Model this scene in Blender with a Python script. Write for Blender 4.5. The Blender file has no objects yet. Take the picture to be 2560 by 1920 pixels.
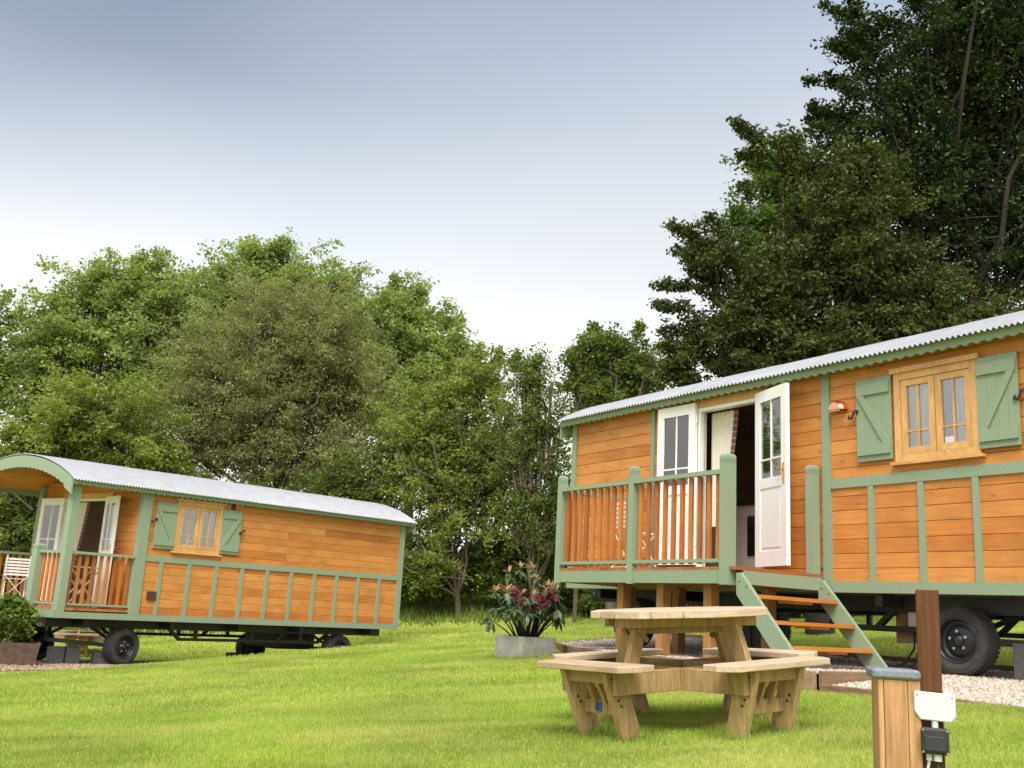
import bpy, bmesh, math, random
import numpy as np
from mathutils import Vector, Matrix
random.seed(7); RNG = np.random.default_rng(11)
scene = bpy.context.scene
C = scene.collection
rad = math.radians

# ------------------------------------------------------------------ camera
FPX, PITCH, ROLL = 2524.28, rad(12.772), rad(3.1435)      # focal length in photo pixels (2560 wide)
fw = Vector((0, math.cos(PITCH), math.sin(PITCH))); r0 = Vector((1, 0, 0)); u0 = r0.cross(fw)
rt = r0*math.cos(ROLL) + u0*math.sin(ROLL); up = u0*math.cos(ROLL) - r0*math.sin(ROLL)
cd = bpy.data.cameras.new('camera'); cam = bpy.data.objects.new('camera', cd); C.objects.link(cam)
cd.sensor_width = 36; cd.lens = FPX/2560*36; cd.clip_end = 900; cd.clip_start = .05
cam.matrix_world = Matrix(((rt.x, up.x, -fw.x, 0), (rt.y, up.y, -fw.y, 0), (rt.z, up.z, -fw.z, 0), (0, 0, 0, 1)))
scene.camera = cam
def ray(px, py): return rt*((px-1280)/FPX) - up*((py-960)/FPX) + fw
def at_depth(px, py, y): r = ray(px, py); return r*(y/r.y)

# ------------------------------------------------------------------ world, sun, exposure
SUN_AZ, SUN_EL = rad(187), rad(55)            # compass-like: direction to the sun, clockwise from +Y
CLOUD_AT = (2.7, 1.1, .3); CLOUD_B = (9.76, 9.32, 4.5)
w = bpy.data.worlds.new('World'); scene.world = w; w.use_nodes = True
nt = w.node_tree; nt.nodes.clear()
sky = nt.nodes.new('ShaderNodeTexSky'); sky.sky_type = 'NISHITA'; sky.sun_disc = False
sky.sun_elevation = SUN_EL; sky.sun_rotation = SUN_AZ
sky.air_density = 1.0; sky.dust_density = 2.5; sky.ozone_density = 1.2; sky.altitude = 100
hs = nt.nodes.new('ShaderNodeHueSaturation'); hs.inputs['Saturation'].default_value = .68; hs.inputs['Value'].default_value = .52
bg = nt.nodes.new('ShaderNodeBackground'); bg.inputs['Strength'].default_value = .15
wo = nt.nodes.new('ShaderNodeOutputWorld')
# thin bright veil of cloud, densest low down, with soft darker cloud higher up, the same all the way round
tcw = nt.nodes.new('ShaderNodeTexCoord'); sep = nt.nodes.new('ShaderNodeSeparateXYZ'); nt.links.new(tcw.outputs['Generated'], sep.inputs[0])
cn = nt.nodes.new('ShaderNodeTexNoise'); cn.inputs['Scale'].default_value = 1.7; cn.inputs['Detail'].default_value = 3; cn.inputs['Roughness'].default_value = .45
cmap = nt.nodes.new('ShaderNodeMapping'); cmap.inputs['Location'].default_value = CLOUD_AT; cmap.inputs['Scale'].default_value = (1, 1, 1.8); nt.links.new(tcw.outputs['Generated'], cmap.inputs[0]); nt.links.new(cmap.outputs[0], cn.inputs['Vector'])
off = nt.nodes.new('ShaderNodeMath'); off.operation = 'MULTIPLY_ADD'; off.inputs[1].default_value = .16; off.inputs[2].default_value = -.075; nt.links.new(cn.outputs[0], off.inputs[0])
zz_ = nt.nodes.new('ShaderNodeMath'); zz_.operation = 'ADD'; nt.links.new(sep.outputs[2], zz_.inputs[0]); nt.links.new(off.outputs[0], zz_.inputs[1])
vr = nt.nodes.new('ShaderNodeValToRGB'); vr.color_ramp.interpolation = 'LINEAR'
e = vr.color_ramp.elements; e[0].position = .17; e[0].color = (1, 1, 1, 1); e[1].position = .63; e[1].color = (.03, .03, .03, 1)
nt.links.new(zz_.outputs[0], vr.inputs[0])
veil = nt.nodes.new('ShaderNodeMix'); veil.data_type = 'RGBA'; veil.inputs[7].default_value = (2.35, 2.26, 2.1, 1)
nt.links.new(vr.outputs[0], veil.inputs[0]); nt.links.new(hs.outputs[0], veil.inputs[6])
nt.links.new(sky.outputs[0], hs.inputs['Color']); 
c2m = nt.nodes.new('ShaderNodeMapping'); c2m.inputs['Location'].default_value = CLOUD_B; c2m.inputs['Scale'].default_value = (1, 1, 1.5); nt.links.new(tcw.outputs['Generated'], c2m.inputs[0])
c2 = nt.nodes.new('ShaderNodeTexNoise'); c2.inputs['Scale'].default_value = 1.25; c2.inputs['Detail'].default_value = 1.6; c2.inputs['Roughness'].default_value = .4; nt.links.new(c2m.outputs[0], c2.inputs['Vector'])
c2r = nt.nodes.new('ShaderNodeValToRGB'); c2r.color_ramp.interpolation = 'LINEAR'; e = c2r.color_ramp.elements; e[0].position = .30; e[0].color = (.46, .51, .57, 1); e[1].position = .68; e[1].color = (1.08, 1.07, 1.03, 1); nt.links.new(c2.outputs[0], c2r.inputs[0])
zr = nt.nodes.new('ShaderNodeValToRGB'); e = zr.color_ramp.elements; e[0].position = .24; e[0].color = (0, 0, 0, 1); e[1].position = .47; e[1].color = (1, 1, 1, 1); nt.links.new(sep.outputs[2], zr.inputs[0])
cl = nt.nodes.new('ShaderNodeMix'); cl.data_type = 'RGBA'; cl.blend_type = 'MULTIPLY'; nt.links.new(zr.outputs[0], cl.inputs[0]); nt.links.new(veil.outputs[2], cl.inputs[6]); nt.links.new(c2r.outputs[0], cl.inputs[7])
nt.links.new(cl.outputs[2], bg.inputs[0]); nt.links.new(bg.outputs[0], wo.inputs[0])
sd = bpy.data.lights.new('sun', 'SUN'); sd.energy = 1.35; sd.angle = rad(38); sd.color = (1, .95, .87)
sun = bpy.data.objects.new('sun', sd); C.objects.link(sun)
sdir = Vector((math.sin(SUN_AZ)*math.cos(SUN_EL), math.cos(SUN_AZ)*math.cos(SUN_EL), math.sin(SUN_EL)))
sun.rotation_euler = sdir.to_track_quat('Z', 'Y').to_euler(); sun.location = sdir*60
vs = scene.view_settings; vs.view_transform = 'Standard'; vs.look = 'None'; vs.gamma = 1; vs.use_curve_mapping = False
vs.exposure = 1.85
scene.cycles.max_bounces = 8; scene.cycles.transparent_max_bounces = 16

# ------------------------------------------------------------------ materials
MATS = {}
def newmat(name):
    m = bpy.data.materials.new(name); m.use_nodes = True; n = m.node_tree; n.nodes.clear(); MATS[name] = m
    out = n.nodes.new('ShaderNodeOutputMaterial'); b = n.nodes.new('ShaderNodeBsdfPrincipled'); n.links.new(b.outputs[0], out.inputs[0])
    return m, n, b, out
def ramp(n, stops):
    r = n.nodes.new('ShaderNodeValToRGB'); e = r.color_ramp.elements
    while len(e) < len(stops): e.new(.5)
    for k, (p, c) in enumerate(stops): e[k].position = p; e[k].color = (*c, 1)
    return r
def noise(n, scale, detail=4, vec=None, rough=.55):
    t = n.nodes.new('ShaderNodeTexNoise'); t.inputs['Scale'].default_value = scale; t.inputs['Detail'].default_value = detail
    t.inputs['Roughness'].default_value = rough
    if vec is not None: n.links.new(vec, t.inputs['Vector'])
    return t
def math_(n, op, a, b=None):
    t = n.nodes.new('ShaderNodeMath'); t.operation = op
    for k, v in enumerate((a, b)):
        if v is None: continue
        if isinstance(v, (int, float)): t.inputs[k].default_value = v
        else: n.links.new(v, t.inputs[k])
    return t.outputs[0]
def mixc(n, fac, a, b, mode='MIX'):
    t = n.nodes.new('ShaderNodeMix'); t.data_type = 'RGBA'; t.blend_type = mode
    for k, v in ((0, fac), (6, a), (7, b)):
        if isinstance(v, (int, float)): t.inputs[k].default_value = v
        elif isinstance(v, tuple): t.inputs[k].default_value = (*v, 1)
        else: n.links.new(v, t.inputs[k])
    return t.outputs[2]
def bump(n, b, h, strength=.3, dist=.01):
    t = n.nodes.new('ShaderNodeBump'); t.inputs['Strength'].default_value = strength; t.inputs['Distance'].default_value = dist
    n.links.new(h, t.inputs['Height']); n.links.new(t.outputs[0], b.inputs['Normal'])
def objvec(n, scale=(1, 1, 1), jitter=True):
    tc = n.nodes.new('ShaderNodeTexCoord'); mp = n.nodes.new('ShaderNodeMapping'); mp.inputs['Scale'].default_value = scale
    n.links.new(tc.outputs['Object'], mp.inputs['Vector'])
    if not jitter: return mp.outputs[0], None
    oi = n.nodes.new('ShaderNodeObjectInfo'); cx = n.nodes.new('ShaderNodeCombineXYZ')
    k = math_(n, 'MULTIPLY', oi.outputs['Random'], 37.0)
    for i in range(3): n.links.new(k, cx.inputs[i])
    n.links.new(cx.outputs[0], mp.inputs['Location'])
    return mp.outputs[0], oi.outputs['Random']
def wood(name, stops, grain=(1.2, 14, 14), rough=.5, knots=True, gloss=.4, knotcol=(.10, .035, .012), bump_s=.12, lo=.74):
    """stained timber: a tone for each board, long grain and a few knots. grain: small value along the board"""
    m, n, b, o = newmat(name)
    v, rnd = objvec(n, grain)
    tone = ramp(n, stops); n.links.new(rnd, tone.inputs[0])
    g = noise(n, 3.2, 6, v, .65); gr = ramp(n, [(.32, (lo, lo*.97, lo*.94)), (.68, (1.1, 1.1, 1.1))]); n.links.new(g.outputs[0], gr.inputs[0])
    col = mixc(n, .8, tone.outputs[0], gr.outputs[0], 'MULTIPLY')
    v2, _ = objvec(n, (1, 1, 1))
    blot = noise(n, 2.3, 3, v2); br = ramp(n, [(.35, (.80, .78, .74)), (.65, (1.06, 1.06, 1.06))]); n.links.new(blot.outputs[0], br.inputs[0])
    col = mixc(n, .8, col, br.outputs[0], 'MULTIPLY')
    if knots:
        vk, _ = objvec(n, tuple(max(2.2, min(q, 8)*.8) for q in grain))
        vo = n.nodes.new('ShaderNodeTexVoronoi'); vo.inputs['Scale'].default_value = 1.1; n.links.new(vk, vo.inputs['Vector'])
        kr = ramp(n, [(.06, (1, 1, 1)), (.13, (0, 0, 0))]); n.links.new(vo.outputs['Distance'], kr.inputs[0])
        col = mixc(n, math_(n, 'MULTIPLY', kr.outputs[0], .5), col, knotcol)
    n.links.new(col, b.inputs['Base Color']); b.inputs['Roughness'].default_value = rough
    b.inputs['Specular IOR Level'].default_value = gloss
    bump(n, b, g.outputs[0], bump_s, .004)
    return m
def plain(name, col, rough=.5, var=.12, scale=18, metal=0, spec=.5, bs=.05, dirt=None):
    m, n, b, o = newmat(name); v, rnd = objvec(n, (1, 1, 1))
    t = noise(n, scale, 5, v); r = ramp(n, [(.3, tuple(c*(1-var) for c in col)), (.7, tuple(min(1, c*(1+var)) for c in col))])
    n.links.new(t.outputs[0], r.inputs[0]); col_ = r.outputs[0]
    if dirt:
        t2 = noise(n, 2.2, 6, v, .7); r2 = ramp(n, [(.48, (0, 0, 0)), (.72, (1, 1, 1))]); n.links.new(t2.outputs[0], r2.inputs[0])
        col_ = mixc(n, math_(n, 'MULTIPLY', r2.outputs[0], dirt[1]), col_, dirt[0])
    n.links.new(col_, b.inputs['Base Color']); b.inputs['Roughness'].default_value = rough; b.inputs['Metallic'].default_value = metal
    b.inputs['Specular IOR Level'].default_value = spec
    bump(n, b, t.outputs[0], bs, .004)
    return m
ORANGE = [(0, (.42, .138, .03)), (.08, (.52, .195, .046)), (.4, (.58, .24, .06)), (.85, (.61, .26, .07)), (.95, (.52, .195, .05)), (1, (.44, .152, .034))]
RAILRED = [(0, (.36, .11, .022)), (.5, (.46, .155, .032)), (1, (.52, .19, .042))]
wood('cladding', ORANGE, (1.1, 16, 16), .5, True, .3, (.16, .05, .015))
wood('cladding_vertical', RAILRED, (14, 14, 1.2), .45)
wood('deck_board', [(0, (.30, .10, .03)), (.5, (.42, .155, .04)), (1, (.48, .19, .06))], (14, 1.2, 14), .5)
wood('tread_wood', [(0, (.50, .19, .04)), (1, (.56, .23, .05))], (14, 1.2, 14), .45)
wood('oak_joinery', [(0, (.60, .33, .12)), (1, (.68, .39, .155))], (9, 9, 2), .4, False)
wood('post_timber', [(0, (.34, .16, .05)), (1, (.44, .22, .075))], (14, 14, 1.0), .65, lo=.5)
wood('pine_pale', [(0, (.50, .365, .24)), (.5, (.56, .425, .295)), (1, (.60, .47, .34))], (1.3, 13, 13), .7, True, .25, (.26, .13, .05), lo=.66)
wood('pine_pale_y', [(0, (.50, .365, .24)), (.5, (.56, .425, .295)), (1, (.60, .47, .34))], (13, 1.3, 13), .7, True, .25, (.26, .13, .05), lo=.66)
wood('pine_treated', [(0, (.40, .26, .115)), (.5, (.48, .325, .15)), (1, (.54, .385, .19))], (13, 13, 1.6), .75, True, .2, (.14, .07, .02), lo=.5)
wood('bollard_wood', [(0, (.46, .25, .11)), (1, (.55, .32, .15))], (13, 13, 1.1), .6, True, .3, (.13, .055, .02), lo=.5)
wood('dark_post', [(0, (.105, .042, .018)), (1, (.12, .05, .02))], (16, 16, 1.0), .7, True, .2, (.025, .01, .005), .3, lo=.5)
wood('edging_wood', [(0, (.27, .17, .105)), (1, (.36, .24, .16))], (1.2, 14, 14), .8, True, .2, (.12, .07, .04), .3, lo=.5)
wood('interior_wood', [(0, (.60, .48, .38)), (1, (.64, .52, .42))], (1.2, 14, 14), .6, False)
plain('green_paint', (.222, .288, .192), .6, .05, 40, bs=.1, dirt=((.185, .23, .15), .22))
plain('white_paint', (.80, .80, .78), .35, .03, 6)
plain('cream_paint', (.42, .38, .33), .5, .05, 6)
plain('black_steel', (.014, .014, .015), .5, .3, 30, dirt=((.05, .04, .03), .35))
plain('tyre_rubber', (.035, .034, .033), .85, .3, 26, bs=.2, dirt=((.13, .115, .09), .55))
plain('rim_black', (.016, .017, .02), .35, .2, 20)
plain('nut_steel', (.6, .58, .55), .35, .1, 20, metal=1)
plain('brass', (.72, .45, .13), .25, .1, 20, metal=1)
plain('copper', (.80, .40, .27), .3, .08, 14, metal=1)
plain('iron', (.018, .014, .012), .5, .2, 30)
plain('concrete_block', (.105, .10, .095), .95, .25, 40, bs=.4)
plain('curtain_cloth', (.72, .68, .60), .9, .05, 8)
plain('worktop', (.02, .02, .022), .25, .2, 20)
plain('oven_glass', (.008, .008, .01), .15, .1, 10)
plain('appliance_steel', (.3, .3, .3), .3, .05, 10, metal=1)
plain('planter_stone', (.29, .28, .265), .9, .2, 9, bs=.3, dirt=((.16, .15, .12), .5))
plain('planter_rust', (.10, .062, .043), .9, .35, 12, bs=.35, dirt=((.05, .03, .02), .5))
plain('soil', (.03, .02, .014), 1, .4, 50, bs=.6)
plain('chair_paint', (.68, .66, .64), .5, .05, 10)
plain('slate_lid', (.16, .18, .21), .75, .3, 60, bs=.3, dirt=((.24, .26, .29), .5))
plain('white_plastic', (.52, .565, .58), .45, .03, 8, dirt=((.55, .48, .38), .12))
plain('black_plastic', (.022, .022, .026), .55, .2, 40)
plain('grey_cable', (.5, .49, .47), .5, .05, 10)
plain('blue_label', (.03, .10, .30), .5, .05, 10)
plain('label_ink', (.45, .55, .70), .5, .05, 10)
plain('vent_brown', (.06, .03, .02), .6, .2, 30)
plain('bark', (.11, .085, .062), .95, .35, 14, bs=.6)
plain('bark_dark', (.02, .016, .012), .95, .35, 14, bs=.6)
# plaid curtain edge
m, n, b, o = newmat('plaid_cloth'); tc = n.nodes.new('ShaderNodeTexCoord')
wv = n.nodes.new('ShaderNodeTexWave'); wv.bands_direction = 'Z'; wv.inputs['Scale'].default_value = 2.1; n.links.new(tc.outputs['Object'], wv.inputs[0])
wr = ramp(n, [(.3, (.20, .075, .075)), (.55, (.46, .40, .35)), (.75, (.15, .07, .075))]); n.links.new(wv.outputs[0], wr.inputs[0])
n.links.new(wr.outputs[0], b.inputs['Base Color']); b.inputs['Roughness'].default_value = .9
# glass
m, n, b, o = newmat('glass'); n.nodes.remove(b)
tr = n.nodes.new('ShaderNodeBsdfTransparent'); tr.inputs[0].default_value = (.95, .97, .97, 1)
gl = n.nodes.new('ShaderNodeBsdfGlossy'); gl.inputs['Roughness'].default_value = .015
fr = n.nodes.new('ShaderNodeFresnel'); fr.inputs[0].default_value = 1.52
mx = n.nodes.new('ShaderNodeMixShader'); n.links.new(math_(n, 'ADD', math_(n, 'MULTIPLY', fr.outputs[0], 1.5), .12), mx.inputs[0])
n.links.new(tr.outputs[0], mx.inputs[1]); n.links.new(gl.outputs[0], mx.inputs[2]); n.links.new(mx.outputs[0], o.inputs[0])
# corrugated metal
m, n, b, o = newmat('roof_metal'); v, rnd = objvec(n, (1, 1, 1)); t = noise(n, 5, 5, v)
r = ramp(n, [(.3, (.30, .31, .325)), (.7, (.36, .37, .385))]); n.links.new(t.outputs[0], r.inputs[0])
tone = mixc(n, 1.0, r.outputs[0], mixc(n, rnd, (.93, .93, .93), (1, 1, 1)), 'MULTIPLY')
n.links.new(tone, b.inputs['Base Color']); b.inputs['Roughness'].default_value = .5; b.inputs['Metallic'].default_value = .15
# leaves
def leafmat(name, cols, trans=.35, rough=.55, big=(.75, 1.15), spec=.35, bigscale=.7, alt=None):
    m, n, b, o = newmat(name)
    g = n.nodes.new('ShaderNodeNewGeometry'); r = ramp(n, [(i/(len(cols)-1), c) for i, c in enumerate(cols)])
    n.links.new(g.outputs['Random Per Island'], r.inputs[0])
    t = noise(n, bigscale, 2, g.outputs['Position']); rr = ramp(n, [(.35, (big[0],)*3), (.65, (big[1],)*3)]); n.links.new(t.outputs[0], rr.inputs[0])
    col = mixc(n, 1.0, r.outputs[0], rr.outputs[0], 'MULTIPLY')
    if alt:                               # drier patches with a shape of their own
        mp = n.nodes.new('ShaderNodeMapping'); mp.inputs['Scale'].default_value = (.55, 1.1, 1); mp.inputs['Rotation'].default_value = (0, 0, .35); n.links.new(g.outputs['Position'], mp.inputs[0])
        t3 = noise(n, 1.1, 5, mp.outputs[0], .62); r3 = ramp(n, [(.46, (0, 0, 0)), (.66, (1, 1, 1))]); n.links.new(t3.outputs[0], r3.inputs[0])
        col = mixc(n, math_(n, 'MULTIPLY', r3.outputs[0], .62), col, alt)
    n.links.new(col, b.inputs['Base Color']); b.inputs['Roughness'].default_value = rough; b.inputs['Specular IOR Level'].default_value = spec
    tl = n.nodes.new('ShaderNodeBsdfTranslucent'); n.links.new(mixc(n, 1.0, col, (1.25, 1.3, .6), 'MULTIPLY'), tl.inputs[0])
    mx = n.nodes.new('ShaderNodeMixShader'); mx.inputs[0].default_value = trans
    n.links.new(b.outputs[0], mx.inputs[1]); n.links.new(tl.outputs[0], mx.inputs[2]); n.links.new(mx.outputs[0], o.inputs[0])
    return m
leafmat('leaf_ash', [(.21, .27, .095), (.265, .335, .12), (.335, .41, .16)], .5, .6, (.75, 1.15), .2)
leafmat('leaf_olive', [(.19, .20, .085), (.245, .255, .115), (.31, .315, .155)], .48, .6, (.75, 1.15), .15)
leafmat('leaf_yellow', [(.17, .225, .055), (.235, .29, .075), (.31, .35, .10)], .48, .6, (.75, 1.15), .2)
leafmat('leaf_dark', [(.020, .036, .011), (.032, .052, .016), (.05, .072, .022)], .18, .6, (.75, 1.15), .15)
leafmat('leaf_darkolive', [(.046, .062, .02), (.072, .09, .028), (.12, .135, .044)], .25, .6, (.75, 1.15), .15)
leafmat('leaf_hedge', [(.11, .155, .042), (.15, .20, .055), (.20, .25, .075)], .45, .6, (.75, 1.15), .2)
leafmat('leaf_bright', [(.085, .14, .035), (.11, .175, .045), (.14, .21, .055)], .4, .6, (.75, 1.15), .2)
leafmat('leaf_shrub', [(.06, .115, .02), (.11, .18, .028), (.19, .25, .045), (.18, .12, .04)], .35)
leafmat('leaf_rhodo', [(.045, .075, .03), (.065, .10, .042), (.09, .125, .06)], .15, .45)
leafmat('leaf_rhodo_new', [(.22, .12, .05), (.30, .19, .09), (.17, .15, .05)], .25, .5)
leafmat('petal', [(.16, .008, .03), (.24, .014, .06), (.33, .04, .11)], .3, .5)
leafmat('grass_blade', [(.235, .35, .05), (.31, .41, .07), (.43, .48, .12)], .35, .6, (.80, 1.14), .2, .8, (.56, .53, .19))
leafmat('rough_grass', [(.10, .16, .025), (.15, .215, .035), (.22, .25, .06)], .3, .6)
# lawn soil / turf sheet
m, n, b, o = newmat('turf'); g = n.nodes.new('ShaderNodeNewGeometry')
t1 = noise(n, .55, 3, g.outputs['Position']); t2 = noise(n, 26, 6, g.outputs['Position'], .7)
r1 = ramp(n, [(.35, (.27, .36, .055)), (.65, (.40, .43, .09))]); n.links.new(t1.outputs[0], r1.inputs[0])
r2 = ramp(n, [(.3, (.55, .55, .5)), (.7, (1.2, 1.2, 1.1))]); n.links.new(t2.outputs[0], r2.inputs[0])
n.links.new(mixc(n, 1, r1.outputs[0], r2.outputs[0], 'MULTIPLY'), b.inputs['Base Color']); b.inputs['Roughness'].default_value = .95; b.inputs['Specular IOR Level'].default_value = .1
bump(n, b, t2.outputs[0], .6, .03)
def stonemat(name, cols):
    m, n, b, o = newmat(name); g = n.nodes.new('ShaderNodeNewGeometry'); r = ramp(n, [(i/(len(cols)-1), c) for i, c in enumerate(cols)])
    n.links.new(g.outputs['Random Per Island'], r.inputs[0]); n.links.new(r.outputs[0], b.inputs['Base Color']); b.inputs['Roughness'].default_value = .9
stonemat('gravel_stone', [(.27, .21, .155), (.40, .33, .26), (.47, .405, .33), (.53, .475, .41)])
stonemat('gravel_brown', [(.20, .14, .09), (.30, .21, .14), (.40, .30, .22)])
plain('gravel_base', (.34, .28, .215), 1, .3, 60, bs=.8)
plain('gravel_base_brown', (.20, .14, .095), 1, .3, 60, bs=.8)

# ------------------------------------------------------------------ mesh helpers
class MB:
    def __init__(s, P=None): s.v = []; s.f = []; s.P = P
    def add(s, vs_, fs):
        o = len(s.v); s.v += [s.P(*q) if s.P else tuple(q) for q in vs_]; s.f += [tuple(i+o for i in q) for q in fs]; return s
    def box(s, x0, x1, y0, y1, z0, z1):
        return s.add([(x0, y0, z0), (x1, y0, z0), (x1, y1, z0), (x0, y1, z0), (x0, y0, z1), (x1, y0, z1), (x1, y1, z1), (x0, y1, z1)],
                     [(0, 3, 2, 1), (4, 5, 6, 7), (0, 1, 5, 4), (1, 2, 6, 5), (2, 3, 7, 6), (3, 0, 4, 7)])
    def prism(s, a, b):              # two matching loops
        k = len(a)
        return s.add(list(a)+list(b), [tuple(range(k))[::-1], tuple(range(k, 2*k))]+[(i, (i+1) % k, k+(i+1) % k, k+i) for i in range(k)])
    def bar(s, p, q, w, h, up_=(0, 0, 1)):   # rectangular bar between two points, w across, h along up_
        p = Vector(p); q = Vector(q); d = (q-p).normalized(); u_ = Vector(up_); x = d.cross(u_).normalized(); y = x.cross(d).normalized()
        c = [(-w/2, -h/2), (w/2, -h/2), (w/2, h/2), (-w/2, h/2)]
        return s.prism([tuple(p+x*a+y*b_) for a, b_ in c], [tuple(q+x*a+y*b_) for a, b_ in c])
    def tube(s, pts, rs, k=8, cap=True):
        pts = [Vector(p) for p in pts]
        if isinstance(rs, (int, float)): rs = [rs]*len(pts)
        rings = []; ref = Vector((.31, .17, .93))
        for i, p in enumerate(pts):
            d = (pts[min(i+1, len(pts)-1)]-pts[max(i-1, 0)]).normalized()
            x = d.cross(ref); x = x.normalized() if x.length > 1e-3 else d.orthogonal().normalized(); y = d.cross(x)
            rings.append([tuple(p+x*rs[i]*math.cos(2*math.pi*j/k)+y*rs[i]*math.sin(2*math.pi*j/k)) for j in range(k)])
        vs_ = [q for r_ in rings for q in r_]; fs = []
        for i in range(len(pts)-1):
            for j in range(k): fs.append((i*k+j, i*k+(j+1) % k, (i+1)*k+(j+1) % k, (i+1)*k+j))
        if cap: fs += [tuple(range(k))[::-1], tuple((len(pts)-1)*k+j for j in range(k))]
        return s.add(vs_, fs)
    def lathe(s, prof, c, axis='y', k=32):   # prof: (radius, offset along axis)
        vs_ = []; m_ = len(prof)
        for i in range(k):
            a = 2*math.pi*i/k
            for r_, o_ in prof:
                u_, v_ = r_*math.cos(a), r_*math.sin(a)
                vs_.append({'y': (c[0]+u_, c[1]+o_, c[2]+v_), 'z': (c[0]+u_, c[1]+v_, c[2]+o_), 'x': (c[0]+o_, c[1]+u_, c[2]+v_)}[axis])
        fs = [(i*m_+j, ((i+1) % k)*m_+j, ((i+1) % k)*m_+j+1, i*m_+j+1) for i in range(k) for j in range(m_-1)]
        return s.add(vs_, fs)
def link(o, parent=None):
    C.objects.link(o)
    if parent is not None: o.parent = parent
    return o
def obj(name, mb, mat, parent=None, smooth=False, bevel=0, fixn=True):
    me = bpy.data.meshes.new(name); me.from_pydata(mb.v, [], mb.f)
    if fixn or bevel:
        bm = bmesh.new(); bm.from_mesh(me); bmesh.ops.recalc_face_normals(bm, faces=bm.faces)
        if bevel: bmesh.ops.bevel(bm, geom=bm.edges[:], offset=bevel, segments=1, affect='EDGES', profile=.5)
        bm.to_mesh(me); bm.free()
    me.materials.append(MATS[mat])
    if smooth: me.polygons.foreach_set('use_smooth', [True]*len(me.polygons))
    return link(bpy.data.objects.new(name, me), parent)
def npmesh(name, verts, faces_n, mat, parent=None):
    """many loose faces of equal size from numpy arrays: verts (N*k,3)"""
    k = faces_n; N = len(verts)//k
    me = bpy.data.meshes.new(name); me.vertices.add(len(verts)); me.vertices.foreach_set('co', verts.astype(np.float32).ravel())
    me.loops.add(len(verts)); me.loops.foreach_set('vertex_index', np.arange(len(verts), dtype=np.int32))
    me.polygons.add(N); me.polygons.foreach_set('loop_start', np.arange(0, len(verts), k, dtype=np.int32))
    me.update(calc_edges=True); me.materials.append(MATS[mat])
    return link(bpy.data.objects.new(name, me), parent)
def tag(o, label, cat, group=None, kind=None):
    if label: o['label'] = label
    if cat: o['category'] = cat
    if group: o['group'] = group
    if kind: o['kind'] = kind
    return o
def thing(name, label, cat, loc=(0, 0, 0), rotz=0, group=None):
    o = bpy.data.objects.new(name, None); C.objects.link(o); o.location = loc; o.rotation_euler = (0, 0, rotz); o.empty_display_size = .2
    return tag(o, label, cat, group)
def copy_tree(o, parent=None):
    c_ = o.copy(); C.objects.link(c_); c_.parent = parent
    for ch in list(o.children): copy_tree(ch, c_)
    return c_

# ------------------------------------------------------------------ the two wagon frames (x along the visible side, y into the wagon, z up)
YR, YL = rad(-32.864), rad(45.24)
dR = Vector((math.sin(YR), math.cos(YR), 0)); nR = Vector((math.cos(YR), -math.sin(YR), 0))
dL = Vector((math.sin(YL), math.cos(YL), 0)); nL = Vector((-math.cos(YL), math.sin(YL), 0))
R_ORG = dR*11.43 + nR*8.5; R_ROT = math.atan2(-dR.y, -dR.x); R_Z = -.345; R_H = .725     # ground, height of the sill above it
L_ORG = dL*7.02 + nL*17.706; L_ROT = math.atan2(dL.y, dL.x); L_Z = -1.27; L_H = .785
SK = rad(12)
def R_loc(x, y): return 11.43-(x*dR.x+y*dR.y), x*nR.x+y*nR.y-8.5
def L_loc(x, y): return x*dL.x+y*dL.y-7.02, x*nL.x+y*nL.y-17.706
def sstep(a, b, t): t = np.clip((t-a)/(b-a), 0, 1); return t*t*(3-2*t)
def lawn_plane(x, y):
    xs = np.clip(x, -30, 14)
    z = -.944+.0958*xs+.0213*np.minimum(y, 60)
    return z + .11*np.maximum(0, y-27)*sstep(26, 31, y)*(1-sstep(36, 46, y)) + sstep(36, 46, y)*1.2
def y_front(lx): return np.where(lx > 2.6, -1.4, -1.4+(2.6-lx)*.59)
def r_pad(x, y):                           # height of the gravel at the right wagon, local coordinates
    lx, ly = R_loc(x, y)
    hi = -.36+0*lx; low = lawn_plane(x, y)+.07
    t = sstep(-2.2, 2.6, lx); z = low*(1-t)+hi*t
    tray = -.455+.105*np.clip((ly+1.4)/1.3, 0, 1)
    return np.where(lx > 5.5, tray, z)
def gz(x, y, under=True):
    x = np.asarray(x, float); y = np.asarray(y, float)
    z = lawn_plane(x, y)
    lx, ly = L_loc(x, y)
    pad = -1.27-.045*np.clip(ly, 0, 4)
    wgt = sstep(-1.6, -.9, ly)*(1-sstep(3.6, 6.5, ly))*sstep(-3.0, -1.6, lx)*(1-sstep(7.6, 9.2, lx))
    z = z*(1-wgt)+pad*wgt
    if under:
        lx, ly = R_loc(x, y)
        wgt = sstep(-.22, -.02, ly-y_front(lx))*(1-sstep(3.2, 4.4, ly))*sstep(-2.35, -2.05, lx)*(1-sstep(9.2, 9.6, lx))
        z = z*(1-wgt)+np.minimum(z, r_pad(x, y)-.07)*wgt
    return z
def ground(x, y): return float(gz(x, y))

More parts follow.
